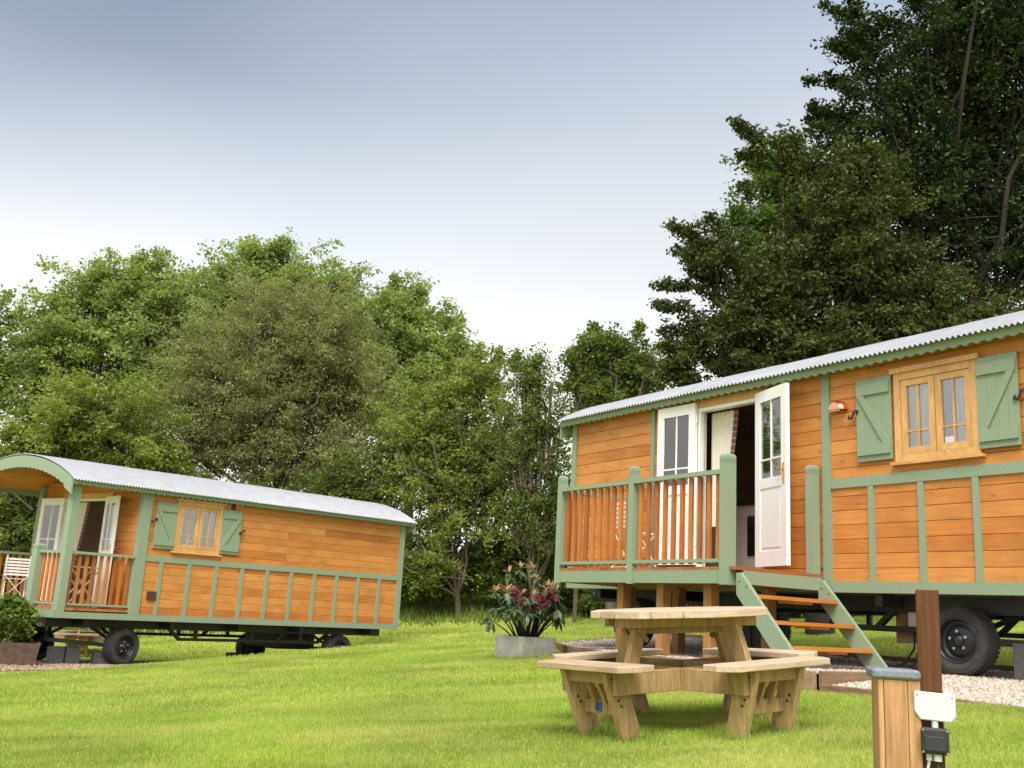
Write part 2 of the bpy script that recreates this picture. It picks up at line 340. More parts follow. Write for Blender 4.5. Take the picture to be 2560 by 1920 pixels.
# ------------------------------------------------------------------ ground
def grid_mesh(name, xs, ys, zf, mat, smooth=True):
    X, Y = np.meshgrid(xs, ys); Z = zf(X, Y); v = np.stack([X.ravel(), Y.ravel(), Z.ravel()], 1); k = len(xs)
    f = [(j*k+i, j*k+i+1, (j+1)*k+i+1, (j+1)*k+i) for j in range(len(ys)-1) for i in range(k-1)]
    mb = MB(); mb.v = [tuple(q) for q in v]; mb.f = f
    return obj(name, mb, mat, smooth=smooth, fixn=False)
xs = np.concatenate([np.linspace(-400, -26, 24), np.arange(-25, 16, .25), np.linspace(17, 400, 24)])
ys = np.concatenate([np.linspace(-60, 1, 10), np.arange(2, 36, .25), np.linspace(37, 60, 14), np.linspace(70, 500, 12)])
tag(grid_mesh('lawn', xs, ys, gz, 'turf'), None, None, kind='structure')

def blades(name, n_, yr, hgt, wid, mat, keep, label, cat='grass', cover=1.32, lean=.5):
    # uniformly over the part of the ground the picture looks at
    y = np.sqrt(RNG.random(n_)*(yr[1]**2-yr[0]**2)+yr[0]**2); x = (RNG.random(n_)-.5)*cover*y*1.03
    k = keep(x, y); x, y = x[k], y[k]; z = gz(x, y)
    a = RNG.random(len(x))*6.283; h = hgt*(.55+.75*RNG.random(len(x))); wd = wid*(.6+.7*RNG.random(len(x)))
    dx, dy = np.cos(a)*wd/2, np.sin(a)*wd/2
    la = RNG.random(len(x))*6.283; le = lean*h*RNG.random(len(x))
    base = np.stack([x, y, z-.004], 1)
    A = base+np.stack([dx, dy, 0*x], 1); B = base-np.stack([dx, dy, 0*x], 1)
    T = base+np.stack([np.cos(la)*le, np.sin(la)*le, h], 1)
    v = np.stack([A, B, T], 1).reshape(-1, 3)
    return tag(npmesh(name, v, 3, mat), label, cat, kind='stuff')
def on_lawn(x, y):
    lx, ly = R_loc(x, y); inR = (lx > -2.1) & (ly-y_front(lx) > -.12) & (ly < 3.45)
    ax, ay = L_loc(x, y); inL = (ax > -2.2) & (ax < 7.9) & (ay > -1.15) & (ay < 3.4)
    return ~(inR | inL)
blades('lawn_grass', 330000, (4.2, 9.5), .030, .0075, 'grass_blade', on_lawn, 'short mown grass of the lawn in the foreground')
blades('lawn_grass', 290000, (9.5, 18), .034, .013, 'grass_blade', on_lawn, 'short mown grass of the lawn towards the wagons')
blades('lawn_grass', 165000, (18, 30), .042, .024, 'grass_blade', on_lawn, 'short mown grass on the far side of the lawn')
blades('rough_grass', 60000, (27.5, 35), .24, .045, 'rough_grass', lambda x, y: on_lawn(x, y) & (RNG.random(len(x)) < sstep(27.5, 31, y)), 'tall rough grass on the bank below the trees', lean=.9)

def tufts(label, spots, n_, h_, spread):
    V = []
    for (x, y) in spots:
        a = RNG.random(n_)*6.283; r_ = spread*(.75+.5*RNG.random(n_)); X = x+np.cos(a)*r_; Y = y+np.sin(a)*r_; Z = gz(X, Y)
        hh = h_*(.4+.8*RNG.random(n_)); b_ = RNG.random(n_)*6.283; w_ = .004
        base = np.stack([X, Y, Z-.005], 1); sd_ = np.stack([np.cos(b_)*w_, np.sin(b_)*w_, 0*X], 1); tp = base+np.stack([.4*hh*np.cos(b_+1), .4*hh*np.sin(b_+1), hh], 1)
        V.append(np.stack([base+sd_, base-sd_, tp], 1).reshape(-1, 3))
    return tag(npmesh('lawn_grass', np.concatenate(V), 3, 'grass_blade'), label, 'grass', kind='stuff')
# gravel beds
def local_to_world(org, d_x, d_y, lx, ly): return org.x+d_x.x*lx+d_y.x*ly, org.y+d_x.y*lx+d_y.y*ly
def gravel_bed(name, org, dx_, dy_, x0, x1, y0, y1, zf, mat, step=.2):
    gx = np.linspace(x0, x1, int((x1-x0)/step)+1); gy = np.linspace(y0, y1, int((y1-y0)/step)+1); mb = MB()
    for j in gy:
        for i in gx:
            j_ = max(j, float(y_front(i))) if org is R_ORG else j
            wx, wy = local_to_world(org, dx_, dy_, i, j_); mb.v.append((wx, wy, float(zf(np.array(wx), np.array(wy)))))
    k = len(gx); mb.f = [(j*k+i, j*k+i+1, (j+1)*k+i+1, (j+1)*k+i) for j in range(len(gy)-1) for i in range(k-1)]
    return tag(obj(name, mb, mat, smooth=True), None, None, kind='structure')
def stones(name, org, dx_, dy_, regs, zf, mat, label, size):
    V = []
    tet = np.array([(1, 0, -.4), (-.5, .87, -.4), (-.5, -.87, -.4), (.45, .35, .55), (-.55, .1, .6), (.1, -.55, .5)])
    F = [(0, 1, 3), (1, 4, 3), (1, 2, 4), (2, 5, 4), (2, 0, 5), (0, 3, 5), (3, 4, 5)]
    for (x0, x1, y0, y1, n_) in regs:
        lx = x0+(x1-x0)*RNG.random(n_); ly = y0+(y1-y0)*RNG.random(n_)
        if org is R_ORG: k_ = ly > y_front(lx)+.03; lx, ly = lx[k_], ly[k_]; n_ = len(lx)
        wx = org.x+dx_.x*lx+dy_.x*ly; wy = org.y+dx_.y*lx+dy_.y*ly
        wz = zf(wx, wy); a = RNG.random(n_)*6.283; s_ = size*(.5+RNG.random(n_))
        ca, sa = np.cos(a), np.sin(a); st = (.6+.8*RNG.random((n_, 6, 1)))
        t = tet[None]*st*s_[:, None, None]
        P = np.stack([t[..., 0]*ca[:, None]-t[..., 1]*sa[:, None]+wx[:, None], t[..., 0]*sa[:, None]+t[..., 1]*ca[:, None]+wy[:, None], t[..., 2]+wz[:, None]+s_[:, None]*.35*RNG.random((n_, 1))], 2)
        V.append(P)
    P = np.concatenate(V); N = len(P)
    me = bpy.data.meshes.new(name); me.vertices.add(N*6); me.vertices.foreach_set('co', P.astype(np.float32).ravel())
    idx = (np.array(F)[None]+np.arange(N)[:, None, None]*6).astype(np.int32).ravel()
    me.loops.add(len(idx)); me.loops.foreach_set('vertex_index', idx); me.polygons.add(N*7); me.polygons.foreach_set('loop_start', np.arange(0, len(idx), 3, dtype=np.int32))
    me.update(calc_edges=True); me.materials.append(MATS[mat])
    return tag(link(bpy.data.objects.new(name, me)), label, 'gravel', kind='stuff')
Rx = -dR
gravel_bed('gravel_bed', R_ORG, Rx, nR, -2.0, 5.46, -1.4, 3.3, r_pad, 'gravel_base')
gravel_bed('gravel_bed', R_ORG, Rx, nR, 5.54, 9.4, -1.4, 3.3, r_pad, 'gravel_base')
stones('gravel', R_ORG, Rx, nR, [(-2, 5.44, -1.36, .6, 15000), (-2, 5.4, .6, 3.25, 7000), (5.58, 9.2, -1.36, .8, 15000), (5.58, 9.2, .8, 3.2, 4000)], r_pad, 'gravel_stone', 'pale buff gravel chippings under the right wagon', .017)
def l_pad(x, y): return gz(x, y)+.012
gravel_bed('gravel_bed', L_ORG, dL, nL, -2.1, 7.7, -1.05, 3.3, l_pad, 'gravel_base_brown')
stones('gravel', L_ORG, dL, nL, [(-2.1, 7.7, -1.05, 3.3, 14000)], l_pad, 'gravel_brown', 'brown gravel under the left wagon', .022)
def edging(label, pts, top, h=.14, t=.05):
    """timber boards on edge along a line of world points, each board a part"""
    root = thing('timber_edging', label, 'edging', (pts[0][0], pts[0][1], top(pts[0])-h))
    for i in range(len(pts)-1):
        a = Vector((*pts[i], top(pts[i])-h/2)); b_ = Vector((*pts[i+1], top(pts[i+1])-h/2)); d = (b_-a).normalized()
        L_ = (b_-a).length; mb = MB().box(.002, L_-.002, -t/2, t/2, -h/2, h/2)
        o = obj('edging_board', mb, 'edging_wood', root, bevel=.006)
        o.location = a-root.location; o.rotation_euler = (0, -math.asin(d.z), math.atan2(d.y, d.x))
def rw(lx, ly): return local_to_world(R_ORG, Rx, nR, lx, ly)
padtop = lambda p: float(r_pad(np.array(p[0]), np.array(p[1])))
edging('weathered timber edging board along the front of the right wagon gravel', [rw(x, float(y_front(x))-.03) for x in (-2.02, -.5, 1.0, 2.6, 4.0, 5.46)], lambda p: padtop(p)+.02, .2)
edging('low timber edging in front of the cream gravel tray by the wheel', [rw(5.52, -1.43), rw(6.9, -1.45), rw(8.2, -1.75), rw(9.4, -2.0)], lambda p: -.44, .16)
edging('timber step board at the foot of the green steps', [rw(5.49, -1.40), rw(5.49, -.1)], lambda p: -.335, .14)
edging('timber edging at the back of the right wagon gravel', [rw(x, 3.33) for x in (-2.0, 0, 2, 4, 5.4, 7.4, 9.4)], lambda p: padtop(p)+.07, .2)
edging('timber edging at the left end of the right wagon gravel', [rw(-2.03, 1.36), rw(-2.03, 3.28)], lambda p: padtop(p)+.02, .14)

# ------------------------------------------------------------------ wagon parts
WX, WY, EAVE, RISE, OVER = 7.41, 3.0, 2.335, .46, .17
HALF = WY/2+OVER; RAD = (HALF**2+RISE**2)/(2*RISE)
def arch(y): return EAVE+RISE-RAD+math.sqrt(max(0, RAD*RAD-(y-WY/2)**2))
def board(P, x0, x1, z0, z1, d0=0, th=.02, ch=.005):   # a cladding board: d outward
    mb = MB(P); pr = [(d0, z0), (d0+th-ch, z0), (d0+th, z0+ch), (d0+th, z1-ch), (d0+th-ch, z1), (d0, z1)]
    return mb.prism([(x0, a, b_) for a, b_ in pr], [(x1, a, b_) for a, b_ in pr])
def clad(wall, P, x0, x1, ztop, holes, joints=(), z_off=.093, pitch=.145, mat='cladding'):
    k = 0; rnd = random.Random(len(holes)*31+int(x1*100))
    while True:
        z0 = z_off+pitch*k; z1 = z0+pitch; k += 1
        if z0 >= ztop-.02: break
        z1 = min(z1, ztop); z0c = max(z0, .02)
        cuts = sorted({x0, x1} | {h[i] for h in holes for i in (0, 1) if h[3] > z0c and h[2] < z1} | {j for j in joints if rnd.random() < .35})
        for a, b_ in zip(cuts[:-1], cuts[1:]):
            za, zb = z0c, z1
            for h in holes:
                if h[0]-1e-6 <= a and b_ <= h[1]+1e-6:
                    if h[2] <= za and h[3] >= zb: za = zb
                    elif h[2] > za and h[3] >= zb: zb = min(zb, h[2])
                    elif h[3] < zb and h[2] <= za: za = max(za, h[3])
            if zb-za > .012 and b_-a > .02: obj('plank', board(P, a+.0012, b_-.0012, za+.0015, zb-.0015), mat, wall)
def scallop(P, x0, x1, ztop, depth, y0, y1, pitch=.115, amp=.019):
    mb = MB(P); n_ = int((x1-x0)/pitch*8); A = []; B = []
    for i in range(n_+1):
        x = x0+(x1-x0)*i/n_; ph = (i % 8)/8
        zb = ztop-depth-amp*abs(math.sin(math.pi*ph))-.4*amp*(1 if ph == .5 else 0)
        A.append((x, zb))
    for i in range(n_):
        (xa, za), (xb, zb) = A[i], A[i+1]
        mb.add([(xa, y0, za), (xb, y0, zb), (xb, y0, ztop), (xa, y0, ztop), (xa, y1, za), (xb, y1, zb), (xb, y1, ztop), (xa, y1, ztop)],
               [(0, 1, 2, 3), (7, 6, 5, 4), (0, 4, 5, 1), (3, 2, 6, 7)])
    return mb
def bargeboard(P, x0, x1, drop=.2, pitch=.13, amp=.022):
    mb = MB(P); ys_ = []; n_ = 128
    for i in range(n_+1):
        y = -OVER+(WY+2*OVER)*i/n_; ph = (i*(WY+2*OVER)/n_/pitch) % 1
        t = arch(y); lo = t-drop+.06*abs((y-WY/2)/HALF)**2*0-amp*abs(math.sin(math.pi*ph))
        if y < .06 or y > WY-.06: lo = t-drop-.06
        ys_.append((y, t-.002, lo))
    for i in range(n_):
        (ya, ta, la), (yb, tb, lb) = ys_[i], ys_[i+1]
        mb.add([(x0, ya, la), (x0, yb, lb), (x0, yb, tb), (x0, ya, ta), (x1, ya, la), (x1, yb, lb), (x1, yb, tb), (x1, ya, ta)],
               [(0, 1, 2, 3), (7, 6, 5, 4), (0, 4, 5, 1), (3, 2, 6, 7)])
    mb.add([(x0, ys_[0][0], ys_[0][2]), (x0, ys_[0][0], ys_[0][1]), (x1, ys_[0][0], ys_[0][1]), (x1, ys_[0][0], ys_[0][2])], [(0, 1, 2, 3)])
    return mb
def roof_sheet(P, x0, x1, lift, pitch=.057, amp=.0125):
    nx = int((x1-x0)/pitch*8)+1; ny = 30; mb = MB(P); vs_ = []; fs = []
    for j in range(ny+1):
        a = math.asin((HALF+.055)/RAD)*(2*j/ny-1); yy = WY/2+math.sin(a)*RAD; zz = EAVE+RISE-RAD+math.cos(a)*RAD
        for i in range(nx+1):
            x = x0+(x1-x0)*i/nx; c_ = amp*math.cos(2*math.pi*x/pitch)+amp+lift
            vs_.append((x, yy+math.sin(a)*c_, zz+math.cos(a)*c_))
    k = nx+1
    for j in range(ny):
        for i in range(nx): fs.append((j*k+i, j*k+i+1, (j+1)*k+i+1, (j+1)*k+i))
    return mb.add(vs_, fs)
def arc_board(P, x0, x1, ya, yb, off, th):
    mb = MB(P); pts = [(y, arch(y)-off) for y in (ya, (ya+yb)/2, yb)]; lo = [(y, z-th) for y, z in pts]
    lp = pts+lo[::-1]
    return mb.prism([(x0, y, z) for y, z in lp], [(x1, y, z) for y, z in lp])
def door_leaf(parent, P, H, d, z0, w_, h_, handle_side=1, mirror=False):
    """glazed door leaf: hinge point H, unit direction d in plan, pane grid above and a solid panel below"""
    nrm_ = (d[1], -d[0])           # towards the viewer side
    def Q(u, dep, z): return P(H[0]+d[0]*u+nrm_[0]*dep, H[1]+d[1]*u+nrm_[1]*dep, z0+z)
    T = .045; st = .105; zb = h_*.49; mid = .06
    mb = MB(Q)
    mb.box(0, st, 0, T, 0, h_); mb.box(w_-st, w_, 0, T, 0, h_); mb.box(st, w_-st, 0, T, 0, .16); mb.box(st, w_-st, 0, T, h_-.13, h_); mb.box(st, w_-st, 0, T, zb-.11, zb)
    mb.box(st, w_-st, .012, T-.012, .16, zb-.11)
    o = obj('door', mb, 'white_paint', parent)
    mp = MB(Q); mp.box(st+.035, w_-st-.035, T-.011, T-.004, .2, zb-.15); obj('door_panel', mp, 'white_paint', o)
    zc = zb+(h_-.13-zb)*.24; g = .018; xm = w_/2
    bar_ = MB(Q); bar_.box(xm-g/2, xm+g/2, .008, T-.008, zb, h_-.13); bar_.box(st, xm-g/2, .008, T-.008, zc-g/2, zc+g/2); bar_.box(xm+g/2, w_-st, .008, T-.008, zc-g/2, zc+g/2)
    obj('glazing_bar', bar_, 'white_paint', o)
    for (a, b_) in ((st, xm-g/2), (xm+g/2, w_-st)):
        for (e, f_) in ((zb, zc-g/2), (zc+g/2, h_-.13)): obj('pane', MB(Q).box(a+.001, b_-.001, .02, .024, e+.001, f_-.001), 'glass', o)
    hx = w_-.05
    for sgn in (1, -1):
        hb = MB(Q); y0 = T+.001 if sgn > 0 else -.001
        hb.box(hx-.016, hx+.016, min(y0, y0+sgn*.008), max(y0, y0+sgn*.008), zb-.09, zb+.13)
        hb.tube([(hx, y0, zb+.06), (hx, y0+sgn*.045, zb+.06), (hx-.11, y0+sgn*.05, zb+.055)], .009, 6)
        obj('door_handle', hb, 'brass', o)
    for hz in (.22, h_-.25): obj('hinge', MB(Q).tube([(-.004, T*.6, hz), (-.004, T*.6, hz+.1)], .011, 6), 'white_paint', o)
    return o
def shutter(root, P, x0, x1, z0, z1, flip, tilt=0):
    n_ = 4; mb = MB(P).box(x0+.01, x1-.01, -.045, -.03, z0+.01, z1-.01); s_ = obj('shutter', mb, 'green_paint', root)
    for i in range(n_):
        a = x0+(x1-x0)*i/n_; b_ = x0+(x1-x0)*(i+1)/n_
        obj('shutter_board', board(lambda u, d, z: P(u, -d, z), a+.001, b_-.001, z0, z1, .045, .014, .004), 'green_paint', s_)
    lh = .13*(z1-z0)
    for zc in (z0+.06, z1-.06-lh): obj('ledge', MB(P).box(x0+.015, x1-.015, -.08, -.059, zc, zc+lh), 'green_paint', s_)
    za, zb = z0+.06+lh, z1-.06-lh; bw = .075
    xa, xb = (x0+.02, x1-.02-bw) if not flip else (x1-.02, x0+.02+bw)
    sg = 1 if not flip else -1
    # brace from the bottom hinge side to the top outer side
    A = [(xa, za), (xa+sg*bw, za), (xb+sg*bw, zb), (xb, zb)]
    obj('brace', MB(P).prism([(x, -.079, z) for x, z in A], [(x, -.0595, z) for x, z in A]), 'green_paint', s_)
    return s_
def hook(root, P, x, z, sg=1):
    pts = [(x+sg*(.062*t), -.05, z+.028*math.sin(t*6.283)) for t in [i/10-.5 for i in range(11)]]
    pts = [(x-sg*.02, -.05, z-.03), (x-sg*.045, -.05, z-.022)]+pts+[(x+sg*.045, -.05, z+.025), (x+sg*.02, -.05, z+.03)]
    obj('shutter_hook', MB(P).tube([((p[0]-x)*1.35+x, -.075, (p[2]-z)*1.35+z) for p in pts], .011, 6), 'iron', root)
def window(root, P, x0, x1, z0, z1):
    fw_ = .07; mb = MB(P)
    mb.box(x0, x0+fw_, -.05, .03, z0, z1); mb.box(x1-fw_, x1, -.05, .03, z0, z1); mb.box(x0+fw_, x1-fw_, -.05, .03, z1-fw_, z1); mb.box(x0+fw_, x1-fw_, -.05, .03, z0, z0+fw_)
    wn = obj('window', mb, 'oak_joinery', root)
    obj('window_sill', MB(P).box(x0-.04, x1+.04, -.085, .0, z0-.03, z0-.001), 'oak_joinery', wn)
    obj('window_head', MB(P).box(x0-.03, x1+.03, -.075, .0, z1+.001, z1+.05), 'oak_joinery', wn)
    xm = (x0+x1)/2; a0, a1, b0, b1 = x0+fw_+.004, xm-.004, z0+fw_+.004, z1-fw_-.004
    for (s0, s1) in ((a0, a1), (xm+.004, x1-fw_-.004)):
        st = .062; m2 = MB(P)
        m2.box(s0, s0+st, -.04, .0, b0, b1); m2.box(s1-st, s1, -.04, .0, b0, b1); m2.box(s0+st, s1-st, -.04, .0, b1-st, b1); m2.box(s0+st, s1-st, -.04, .0, b0, b0+st)
        sa = obj('sash', m2, 'oak_joinery', wn); c_ = (s0+s1)/2; zc = b0+st+(b1-b0-2*st)*.26; g = .017
        m3 = MB(P).box(c_-g/2, c_+g/2, -.034, -.006, b0+st, b1-st).box(s0+st, c_-g/2, -.034, -.006, zc-g/2, zc+g/2).box(c_+g/2, s1-st, -.034, -.006, zc-g/2, zc+g/2)
        obj('glazing_bar', m3, 'oak_joinery', wn)
        for (u0_, u1_) in ((s0+st, c_-g/2), (c_+g/2, s1-st)):
            for (v0, v1) in ((b0+st, zc-g/2), (zc+g/2, b1-st)): obj('pane', MB(P).box(u0_+.001, u1_-.001, -.022, -.018, v0+.001, v1-.001), 'glass', wn)
    return wn
def curtain(label, root_loc, rotz, P, x0, x1, y, z0, z1, tie=.5, gather=1, group=None):
    """pleated cloth gathered to one side; its plaid edge strip is a part"""
    t = thing('curtain', label, 'curtain', root_loc, rotz, group)
    def sheet(ua, ub, mat, name):
        mb = MB(P); nz_, nx_ = 14, max(4, int(40*(ub-ua))); vs_ = []; fs = []
        for j in range(nz_+1):
            fz = j/nz_; z = z0+(z1-z0)*fz; sc = 1-tie*(1-fz)**1.2*gather
            for i in range(nx_+1):
                u_ = ua+(ub-ua)*i/nx_; x = x0+(x1-x0)*u_*sc
                vs_.append((x, y+.018*math.sin(u_*40), z))
        k = nx_+1
        for j in range(nz_):
            for i in range(nx_): fs.append((j*k+i, j*k+i+1, (j+1)*k+i+1, (j+1)*k+i))
        mb.add(vs_, fs); return obj(name, mb, mat, t, smooth=True, fixn=False)
    sheet(0, .88, 'curtain_cloth', 'cloth'); sheet(.88, 1, 'plaid_cloth', 'plaid_edge')
    return t
def wheel(root, P, x, y, z, r, steer=0, side=-1):
    """tyre, rim, hub and nuts; side -1 = outer face towards -y"""
    ca, sa = math.cos(steer), math.sin(steer)
    def Q(a, b_, c_): return P(x+a*ca-b_*sa, y+a*sa+b_*ca, z+c_)
    wd = .20; mb = MB(Q); k = 48
    prof = [(r*.60, -.075), (r*.66, -.095), (r*.80, -.105), (r*.92, -.098), (r*.965, -.085), (r*.985, -.07), (r*.985, -.045), (r*.955, -.042), (r*.955, -.036), (r*.99, -.033), (r*.99, -.004), (r*.955, -.002), (r*.955, .002), (r*.99, .004), (r*.99, .033), (r*.955, .036), (r*.955, .042), (r*.985, .045), (r*.985, .07), (r*.965, .085), (r*.92, .098), (r*.80, .105), (r*.66, .095), (r*.60, .075)]
    mb.lathe(prof, (0, 0, 0), 'y', k)
    for i in range(44):                                   # shoulder tread blocks
        a = 2*math.pi*i/44; d = (math.cos(a), math.sin(a))
        for s_ in (-1, 1):
            t = (-d[1], d[0]); w2 = r*.045
            lo = [(d[0]*r*.955+t[0]*w2*q, s_*yy, d[1]*r*.955+t[1]*w2*q) for q, yy in ((-1, .06), (1, .06), (1, .099), (-1, .099))]
            hi = [(p[0]*1.035, p[1]*.98, p[2]*1.035) for p in lo]
            mb.prism(lo, hi)
    wo_ = bpy.data.objects.new('wheel', None); link(wo_, root)
    obj('tyre', mb, 'tyre_rubber', wo_, smooth=False)
    rm = MB(Q).lathe([(r*.66, side*.088), (r*.655, side*.098), (r*.62, side*.096), (r*.60, side*.06), (r*.57, side*.02), (r*.50, side*.012), (r*.42, side*.035), (r*.33, side*.05), (r*.20, side*.05), (r*.17, side*.06), (r*.16, side*.085), (r*.05, side*.09), (.001, side*.09)], (0, 0, 0), 'y', 40)
    rm.lathe([(r*.60, side*.06), (r*.60, -side*.08)], (0, 0, 0), 'y', 40)
    obj('rim', rm, 'rim_black', wo_, smooth=True)
    for i in range(5):
        a = 2*math.pi*i/5+.4; cx, cz = r*.265*math.cos(a), r*.265*math.sin(a)
        nb = MB(Q); lo = [(cx+.014*math.cos(b_*1.0472), side*.05, cz+.014*math.sin(b_*1.0472)) for b_ in range(6)]; hi = [(p[0], side*.072, p[2]) for p in lo]
        nb.prism(lo, hi); obj('wheel_nut', nb, 'nut_steel', wo_)
    return wo_
def newel(root, P, x, y, z0, z1, w_=.1, mat='green_paint'):
    mb = MB(P); h = w_/2; mb.box(x-h, x+h, y-h, y+h, z0, z1-.09)
    mb.box(x-h*.94, x+h*.94, y-h*.94, y+h*.94, z1-.09, z1-.084); mb.box(x-h, x+h, y-h, y+h, z1-.084, z1-.064); mb.box(x-h*.94, x+h*.94, y-h*.94, y+h*.94, z1-.064, z1-.058)
    # rounded cap
    lo = []
    for j, (rr, zz) in enumerate(((1, z1-.058), (1, z1-.03), (.9, z1-.012), (.6, z1))):
        lo.append([(x-h*rr, y-h*rr, zz), (x+h*rr, y-h*rr, zz), (x+h*rr, y+h*rr, zz), (x-h*rr, y+h*rr, zz)])
    for a, b_ in zip(lo[:-1], lo[1:]): mb.prism(a, b_)
    return obj('post', mb, mat, root)

def make_wagon(is_right):
    sk = 0 if is_right else SK
    H0 = R_H if is_right else L_H
    def P(x, y, z): return (x-y*math.sin(sk), y*math.cos(sk), z+H0)
    org = R_ORG if is_right else L_ORG; rz = R_ROT if is_right else L_ROT; gz_ = R_Z if is_right else L_Z
    root = thing('shepherd_wagon', 'orange timber wagon with green trim on the right, reached by a railed deck and steps' if is_right else 'orange timber wagon with an arched open porch on the left of the lawn', 'wagon', (org.x, org.y, gz_), rz, 'timber wagons')
    bx0 = 0 if is_right else 1.30                      # closed body starts here
    # --- walls with their boards
    if is_right: holes = [(2.60, 3.52, .16, 2.165), (5.33, 6.18, 1.27, 2.11)]
    else: holes = [(1.97, 2.86, 1.29, 2.17)]
    mb = MB(P); cuts = sorted({bx0, WX} | {h[i] for h in holes for i in (0, 1)})
    for a, b_ in zip(cuts[:-1], cuts[1:]):
        hs_ = [h for h in holes if h[0] <= a+1e-6 and b_ <= h[1]+1e-6]
        if hs_: mb.box(a, b_, .0, .04, 0, hs_[0][2]); mb.box(a, b_, .0, .04, hs_[0][3], 2.44)
        else: mb.box(a, b_, .0, .04, 0, 2.44)
    wall = obj('wall', mb, 'interior_wood', root)
    js = (1.75, 4.44, 5.0, 6.1) if is_right else (3.35, 4.4, 5.3, 6.2)
    clad(wall, lambda u, d, z: P(u, -d, z), bx0+.02, WX-.02, 2.43, holes, js)
    shell = MB(P)
    bws = ((3.5, 4.7), (5.3, 6.5))                        # unseen far-side windows, added to let daylight into the dark interior
    xc = [bx0]+[q for p_ in bws for q in p_]+[WX]
    for a, b_ in zip(xc[0::2], xc[1::2]): shell.box(a, b_, WY-.05, WY, 0, 2.44)
    for a, b_ in bws: shell.box(a, b_, WY-.05, WY, 0, 1.0); shell.box(a, b_, WY-.05, WY, 2.1, 2.44)
    for a, b_ in bws: obj('added_rear_window', MB(P).box(a+.002, b_-.002, WY-.03, WY-.025, 1.002, 2.098), 'glass', root)
    shell.box(WX-.05, WX, .04, WY-.05, 0, 2.44)
    if is_right: shell.box(0, .05, .04, WY-.05, 0, 2.44)
    obj('back_wall', shell, 'interior_wood', root)
    for gx in ((WX-.05, WX),)+(((0, .05),) if is_right else ((bx0, bx0+.05),)):
        g = [(.0, 2.44)]+[(y, arch(y)-.03) for y in [WY*i/20 for i in range(21)]]+[(WY, 2.44)]
        obj('gable', MB(P).prism([(gx[0]+.003, y, z) for y, z in g], [(gx[1]-.003, y, z) for y, z in g]), 'interior_wood' if gx[0] > 1.4 or is_right else 'cladding', root)
    obj('floor', MB(P).box(bx0+.01, WX-.01, .045, WY-.055, .08, .155), 'interior_wood', root)
    # --- roof
    rf = bpy.data.objects.new('roof', None); link(rf, root)
    lift0 = .012; xa, xb = -.13, WX+.15; ns = 9
    for i in range(ns):
        a = xa+(xb-xa)*i/ns; b_ = xa+(xb-xa)*(i+1)/ns+.06*(i < ns-1)
        obj('roof_sheet', roof_sheet(P, a, b_, lift0+.003*(i % 2)), 'roof_metal', rf, smooth=True, fixn=False)
    lin = MB(P); k = 24
    for i in range(k):
        ya = -OVER+.05+(WY+2*OVER-.1)*i/k; yb = -OVER+.05+(WY+2*OVER-.1)*(i+1)/k
        lp = [(ya, arch(ya)-.002), (yb, arch(yb)-.002), (yb, arch(yb)-.02), (ya, arch(ya)-.02)]
        lin.prism([(max(xa+.04, 1.3 if not is_right else xa+.04), y, z) for y, z in lp], [(xb-.04, y, z) for y, z in lp])
    obj('roof_lining', lin, 'interior_wood', rf)
    obj('fascia', scallop(P, xa+.03, xb-.03, EAVE+.0, .072, -OVER-.005, -OVER+.02), 'green_paint', rf)
    obj('fascia', scallop(P, xa+.03, xb-.03, EAVE+.0, .085, WY+OVER-.02, WY+OVER+.005), 'green_paint', rf)
    obj('bargeboard', bargeboard(P, xa+.0, xa+.028), 'green_paint', rf)
    obj('bargeboard', bargeboard(P, xb-.028, xb), 'green_paint', rf)
    # --- green trim
    def trim(name, x0, x1, z0, z1, d=.042): obj(name, MB(P).box(x0, x1, -d, -.0005, z0, z1), 'green_paint', root)
    trim('sill_rail', 0 if is_right else 0, WX, 0, .107, .048)
    if is_right:
        trim('corner_trim', 0, .1, .109, 2.42); trim('trim_post', 1.69, 1.755, .109, 2.42); trim('trim_post', 4.41, 4.514, .109, 2.42)
        trim('belt_rail', 4.516, WX, 1.049, 1.152); xs_ = [4.97+.561*i for i in range(5)]; wd = .064
        trim('corner_trim', WX-.1, WX+.001, 1.154, 2.42); trim('corner_trim', WX-.1, WX+.001, .109, 1.047)
    else:
        obj('corner_trim', MB(P).box(1.27, 1.45, -.05, .09, .109, 2.42), 'green_paint', root)
        trim('corner_trim', WX-.13, WX+.001, 1.154, 2.42); trim('corner_trim', WX-.13, WX+.001, .109, 1.047); trim('belt_rail', 1.452, WX, 1.049, 1.152); xs_ = [1.733+.5575*i for i in range(10)]; wd = .072
    for x in xs_: trim('trim_post', x, x+wd, .109, 1.047, .04)
    # --- window with shutters
    if is_right: wx0, wx1, wz0, wz1, sL, sR, sz = 5.31, 6.20, 1.25, 2.133, (4.87, 5.285), (6.195, 6.59), (1.29, 2.135)
    else: wx0, wx1, wz0, wz1, sL, sR, sz = 1.94, 2.89, 1.265, 2.19, (1.535, 1.945), (2.875, 3.29), (1.29, 2.135)
    window(root, P, wx0, wx1, wz0, wz1)
    shutter(root, P, *sL, *sz, True); shutter(root, P, *sR, *sz, False)
    zm = (sz[0]+sz[1])/2+.05
    hook(root, P, sL[0]-.03, zm+.02, 1); hook(root, P, sR[1]+.02, zm-.03, 1)
    # --- chassis
    ch = bpy.data.objects.new('chassis', None); link(ch, root)
